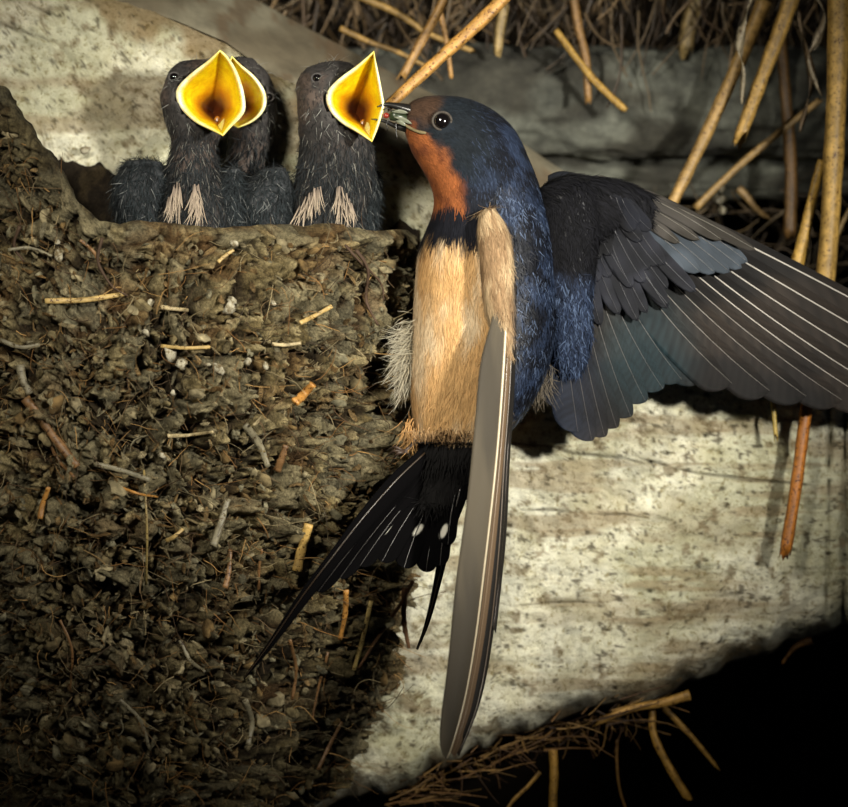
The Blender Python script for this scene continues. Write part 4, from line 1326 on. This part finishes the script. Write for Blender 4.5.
# ================================================================== STRAWS
def straw(name, label, pts, w0, w1, col, group=None, flat=.7, cat='straw', split=True):
    col = np.array(col) * np.array([.88, .82, .58])
    c = curve(pts, 40)
    rad = np.linspace(w0, w1, 40) / 2 * (1 + .07 * fbm(np.column_stack([np.arange(40) * .35, np.full(40, w0), np.full(40, pts[0][0])]), 1, 2, 5))
    v, f = tube(c, rad, 14, flat)
    # fine lengthwise ribs and a node
    ph = np.tile(np.arange(14), 40)
    cc = np.repeat(c, 14, 0)
    v = cc + (v - cc) * (1 + .07 * np.cos(ph * 2.7))[:, None]
    if split:                              # ragged broken end
        e = np.repeat(np.arange(40) >= 39, 14)
        t = c[-1] - c[-3]; t /= np.linalg.norm(t)
        v[e] += t * (R.uniform(-.5, 1.2, 14) * w0 * .9)[:, None]
    cl = straw_col(v, col) * (1 + .22 * np.sin(ph * 4.3 + w0) + .18 * vnoise(np.column_stack([np.repeat(np.arange(40) * .22, 14), ph * 1.0, ph * 0 + w0]), 4))[:, None]
    return mesh(name, v, f, M['straw'], colors=cl, label=label, cat=cat, group=group)


GB = 'broken straws hanging behind the swallow'
straw('reed_stem', 'thickest upright speckled yellow stem at the right edge of the picture', [(840, -40, 90), (838, 60, 92), (834, 150, 94), (829, 240, 96), (824, 292, 98)], 22, 17, (.50, .33, .12))
straw('straw', 'broad slanting golden straw with split end left of the thick stem', [(800, -30, 130), (784, 20, 130), (762, 78, 132), (741, 134, 135)], 17, 12, (.46, .30, .11))
straw('straw', 'long slanting brown straw whose pale tip meets the wing edge', [(765, 0, 190), (742, 55, 185), (708, 130, 178), (673, 202, 170)], 15, 10, (.40, .26, .11))
straw('straw', 'thin diagonal straw rising rightwards across the lower grey log', [(695, 208, 210), (740, 165, 212), (780, 132, 214), (820, 100, 216)], 7, 6, (.34, .23, .11))
straw('straw', 'dark brown upright straw hanging between the split straw and thick stem', [(780, 30, 230), (786, 100, 228), (791, 170, 226), (790, 232, 224)], 11, 12, (.15, .085, .035))
straw('straw', 'short golden stub leaning out from behind the thick stem', [(822, 160, 120), (812, 200, 120), (803, 240, 120), (795, 272, 120)], 8, 13, (.48, .31, .09))
straw('straw', 'bright tan straw slanting down toward the beak of the swallow', [(520, -22, 40), (490, 12, 35), (440, 58, 30), (391, 103, 25)], 14, 10, (.52, .29, .10))
straw('straw', 'thin tan straw crossing behind the bright straw above the third nestling', [(452, -20, 140), (438, 12, 138), (420, 44, 136), (404, 74, 134)], 9, 8, (.34, .20, .08))
straw('straw', 'thin brown straw hanging straight over the upper grey log', [(572, -20, 210), (577, 20, 208), (586, 60, 206), (588, 96, 204)], 9, 7, (.24, .14, .06))
straw('straw', 'short golden tipped straw kinked outward beside the thin brown straw', [(556, 30, 200), (574, 55, 198), (596, 82, 196), (623, 108, 194)], 6, 7, (.42, .27, .08))
straw('straw', 'short narrow straw dangling just left of the bright tan straw', [(440, 10, 170), (444, 30, 170), (448, 52, 170), (451, 76, 170)], 5, 4, (.38, .22, .09))
straw('straw', 'pale upright straw stub hanging at top centre against the dark thatch', [(502, -20, 230), (504, 5, 230), (500, 28, 230), (498, 48, 230)], 10, 8, (.33, .25, .14))
straw('straw', 'pale wide upright straw at the top left of the slanting pair', [(700, -20, 260), (697, 0, 260), (690, 22, 260), (686, 44, 260)], 17, 14, (.30, .23, .13))
straw('straw', 'orange brown speckled straw hanging below the spread wing over the wall', [(812, 370, 62), (806, 410, 60), (797, 480, 58), (786, 549, 56)], 12, 11, (.42, .16, .03))
straw('straw', 'tiny yellow straw tip showing just below the spread wing', [(772, 370, 62), (773, 395, 62), (774, 415, 62), (776, 437, 62)], 6, 4, (.50, .38, .12))
straw('straw', 'thin straw lying flat along the top of the grey ledge', [(340, 28, 190), (370, 42, 188), (398, 52, 186), (425, 66, 184)], 6, 4, (.28, .18, .07))
straw('straw', 'straw slanting right behind the top of the tan straw', [(355, -5, 210), (395, 12, 208), (430, 34, 206), (470, 50, 204)], 7, 5, (.30, .20, .08))
straw('straw', 'short twig with a tiny fork at the far right edge above the wing', [(862, 190, 160), (852, 205, 160), (843, 222, 160), (838, 234, 160)], 5, 4, (.28, .2, .1))
straw('straw', 'short brown straw behind the wing edge in the dark gap', [(738, 188, 240), (748, 198, 240), (756, 208, 240), (765, 216, 240)], 8, 5, (.22, .15, .08))
# under the wall
straw('straw', 'long golden straw hanging lowest under the wall edge', [(652, 710, 120), (654, 735, 118), (668, 765, 116), (688, 798, 114)], 7, 8, (.34, .20, .05))
straw('straw', 'short golden straw slanting right under the wall edge', [(664, 708, 130), (680, 724, 130), (698, 744, 130), (716, 766, 130)], 7, 4, (.30, .18, .05))
straw('straw', 'upright golden straw running off the bottom under the wall edge', [(553, 750, 110), (554, 775, 110), (553, 800, 110), (554, 840, 110)], 8, 8, (.36, .21, .05))
straw('straw', 'thin slanting straw running off the bottom under the wall edge', [(540, 772, 120), (528, 786, 120), (512, 802, 120), (500, 822, 120)], 4, 3, (.30, .18, .05))
straw('straw', 'very thin dark stem dangling in the black under the wall', [(617, 740, 150), (617, 765, 150), (620, 790, 150), (628, 815, 150)], 2.5, 2, (.20, .11, .03))
straw('straw', 'short reddish stub on the wall edge at the lower right', [(812, 640, 150), (800, 644, 150), (792, 650, 150), (786, 658, 150)], 8, 3, (.22, .11, .04))
straw('straw', 'pale golden straw lying along the lower wall edge', [(690, 695, 108), (662, 703, 106), (630, 709, 104), (598, 722, 102)], 10, 6, (.42, .25, .08))


# curled dry leaf strips near the thick stem
def strip(label, pts, w_, col):
    c = curve(pts, 40)
    n = len(c)
    t = np.gradient(c, axis=0); t /= np.linalg.norm(t, axis=1)[:, None]
    a = np.linspace(0, 7, n)
    s = np.stack([np.cos(a), 0 * a, np.sin(a)], -1)
    s -= (s * t).sum(1)[:, None] * t
    s /= np.linalg.norm(s, axis=1)[:, None]
    nn = np.cross(t, s)
    wd = w_ / 2 * np.sin(np.linspace(.35, 3.0, n)) ** .6
    rows = np.stack([c - s * wd[:, None], c + nn * wd[:, None] * .25, c + s * wd[:, None], c + nn * (wd[:, None] * .25 - .8)], 1)
    f = [list(q) for q in grid_faces(n, 4, True)] + [[3, 2, 1, 0], [4 * n - 4, 4 * n - 3, 4 * n - 2, 4 * n - 1]]
    v = rows.reshape(-1, 3)
    mesh('dry_leaf', v, f, M['straw'], colors=straw_col(v, col), label=label, cat='leaf')


strip('narrow curled dry leaf hanging beside the broad slanting straw', [(756, -10, 120), (746, 14, 118), (740, 44, 116), (743, 70, 116), (742, 104, 118)], 9, (.30, .25, .16))
strip('twisted dry leaf wrapped near the thick stem at top right', [(814, -10, 112), (824, 14, 110), (816, 42, 108), (808, 62, 108), (822, 96, 110)], 9, (.32, .26, .17))
strip('dark ragged dry leaf dangling left of the thick stem', [(798, 10, 140), (804, 40, 140), (812, 80, 140), (806, 108, 140), (800, 132, 140)], 9, (.16, .11, .06))
strip('small pale leaf scrap in the dark gap above the wing', [(722, 186, 225), (720, 200, 225), (724, 214, 225)], 14, (.17, .15, .10))

# hanging thatch fringe, uncountable
n = 520
p = np.column_stack([R.uniform(255, 1000, n), R.uniform(-60, 15, n), R.uniform(215, 400, n)])
nn = np.broadcast_to(np.array([0, 0, -1.0]), (n, 3))
fibres('thatch_fringe', p, nn, 35, 105, .8, 3.0, [(.13, .09, .045), (.06, .036, .017), (.20, .13, .06), (.04, .026, .013)], None, M['straw'], flow=np.array([0, 1.0, 0]), wig=.25,
       label='tangled dark straw fringe hanging from the roof thatch', cat='thatch')
n = 160
p = np.column_stack([R.uniform(660, 1000, n), R.uniform(180, 300, n), R.uniform(260, 420, n)])
fibres('thatch_litter', p, np.broadcast_to(np.array([0, 0, -1.0]), (n, 3)), 20, 60, .6, 2.0, [(.10, .07, .04), (.05, .035, .02), (.14, .10, .05)], None, M['straw'], wig=.3,
       label='dark straw litter in the gap under the grey logs', cat='thatch')
# root and straw fringe along the lower wall edge
n = 110
xs = 380 + 260 * R.random(n) ** 1.2
ys = interp(xs, BOT) + R.normal(5, 9, n)
p = np.column_stack([xs, ys, R.uniform(95, 150, n)])
fibres('root_fringe', p, np.broadcast_to(np.array([0, 0, -1.0]), (n, 3)), 15, 80, .5, 1.7, [(.14, .07, .02), (.26, .15, .045), (.06, .03, .012), (.18, .10, .03)], None, M['straw'], flow=np.array([1.0, -.40, 0]), wig=.16,
       label='matted golden roots and straw along the lower wall edge', cat='straw')
n = 70
xs = R.uniform(400, 640, n)
p = np.column_stack([xs, interp(xs, BOT) + 4, R.uniform(110, 150, n)])
fibres('root_fringe', p, np.broadcast_to(np.array([0, 0, -1.0]), (n, 3)), 10, 45, .4, 1.2, [(.20, .11, .03), (.10, .05, .02)], None, M['twig'], flow=np.array([.3, 1, 0]), wig=.4,
       label='fine rootlets dangling below the matted roots', cat='straw')

for o in bpy.data.objects:
    if '_org' in o:
        del o['_org']
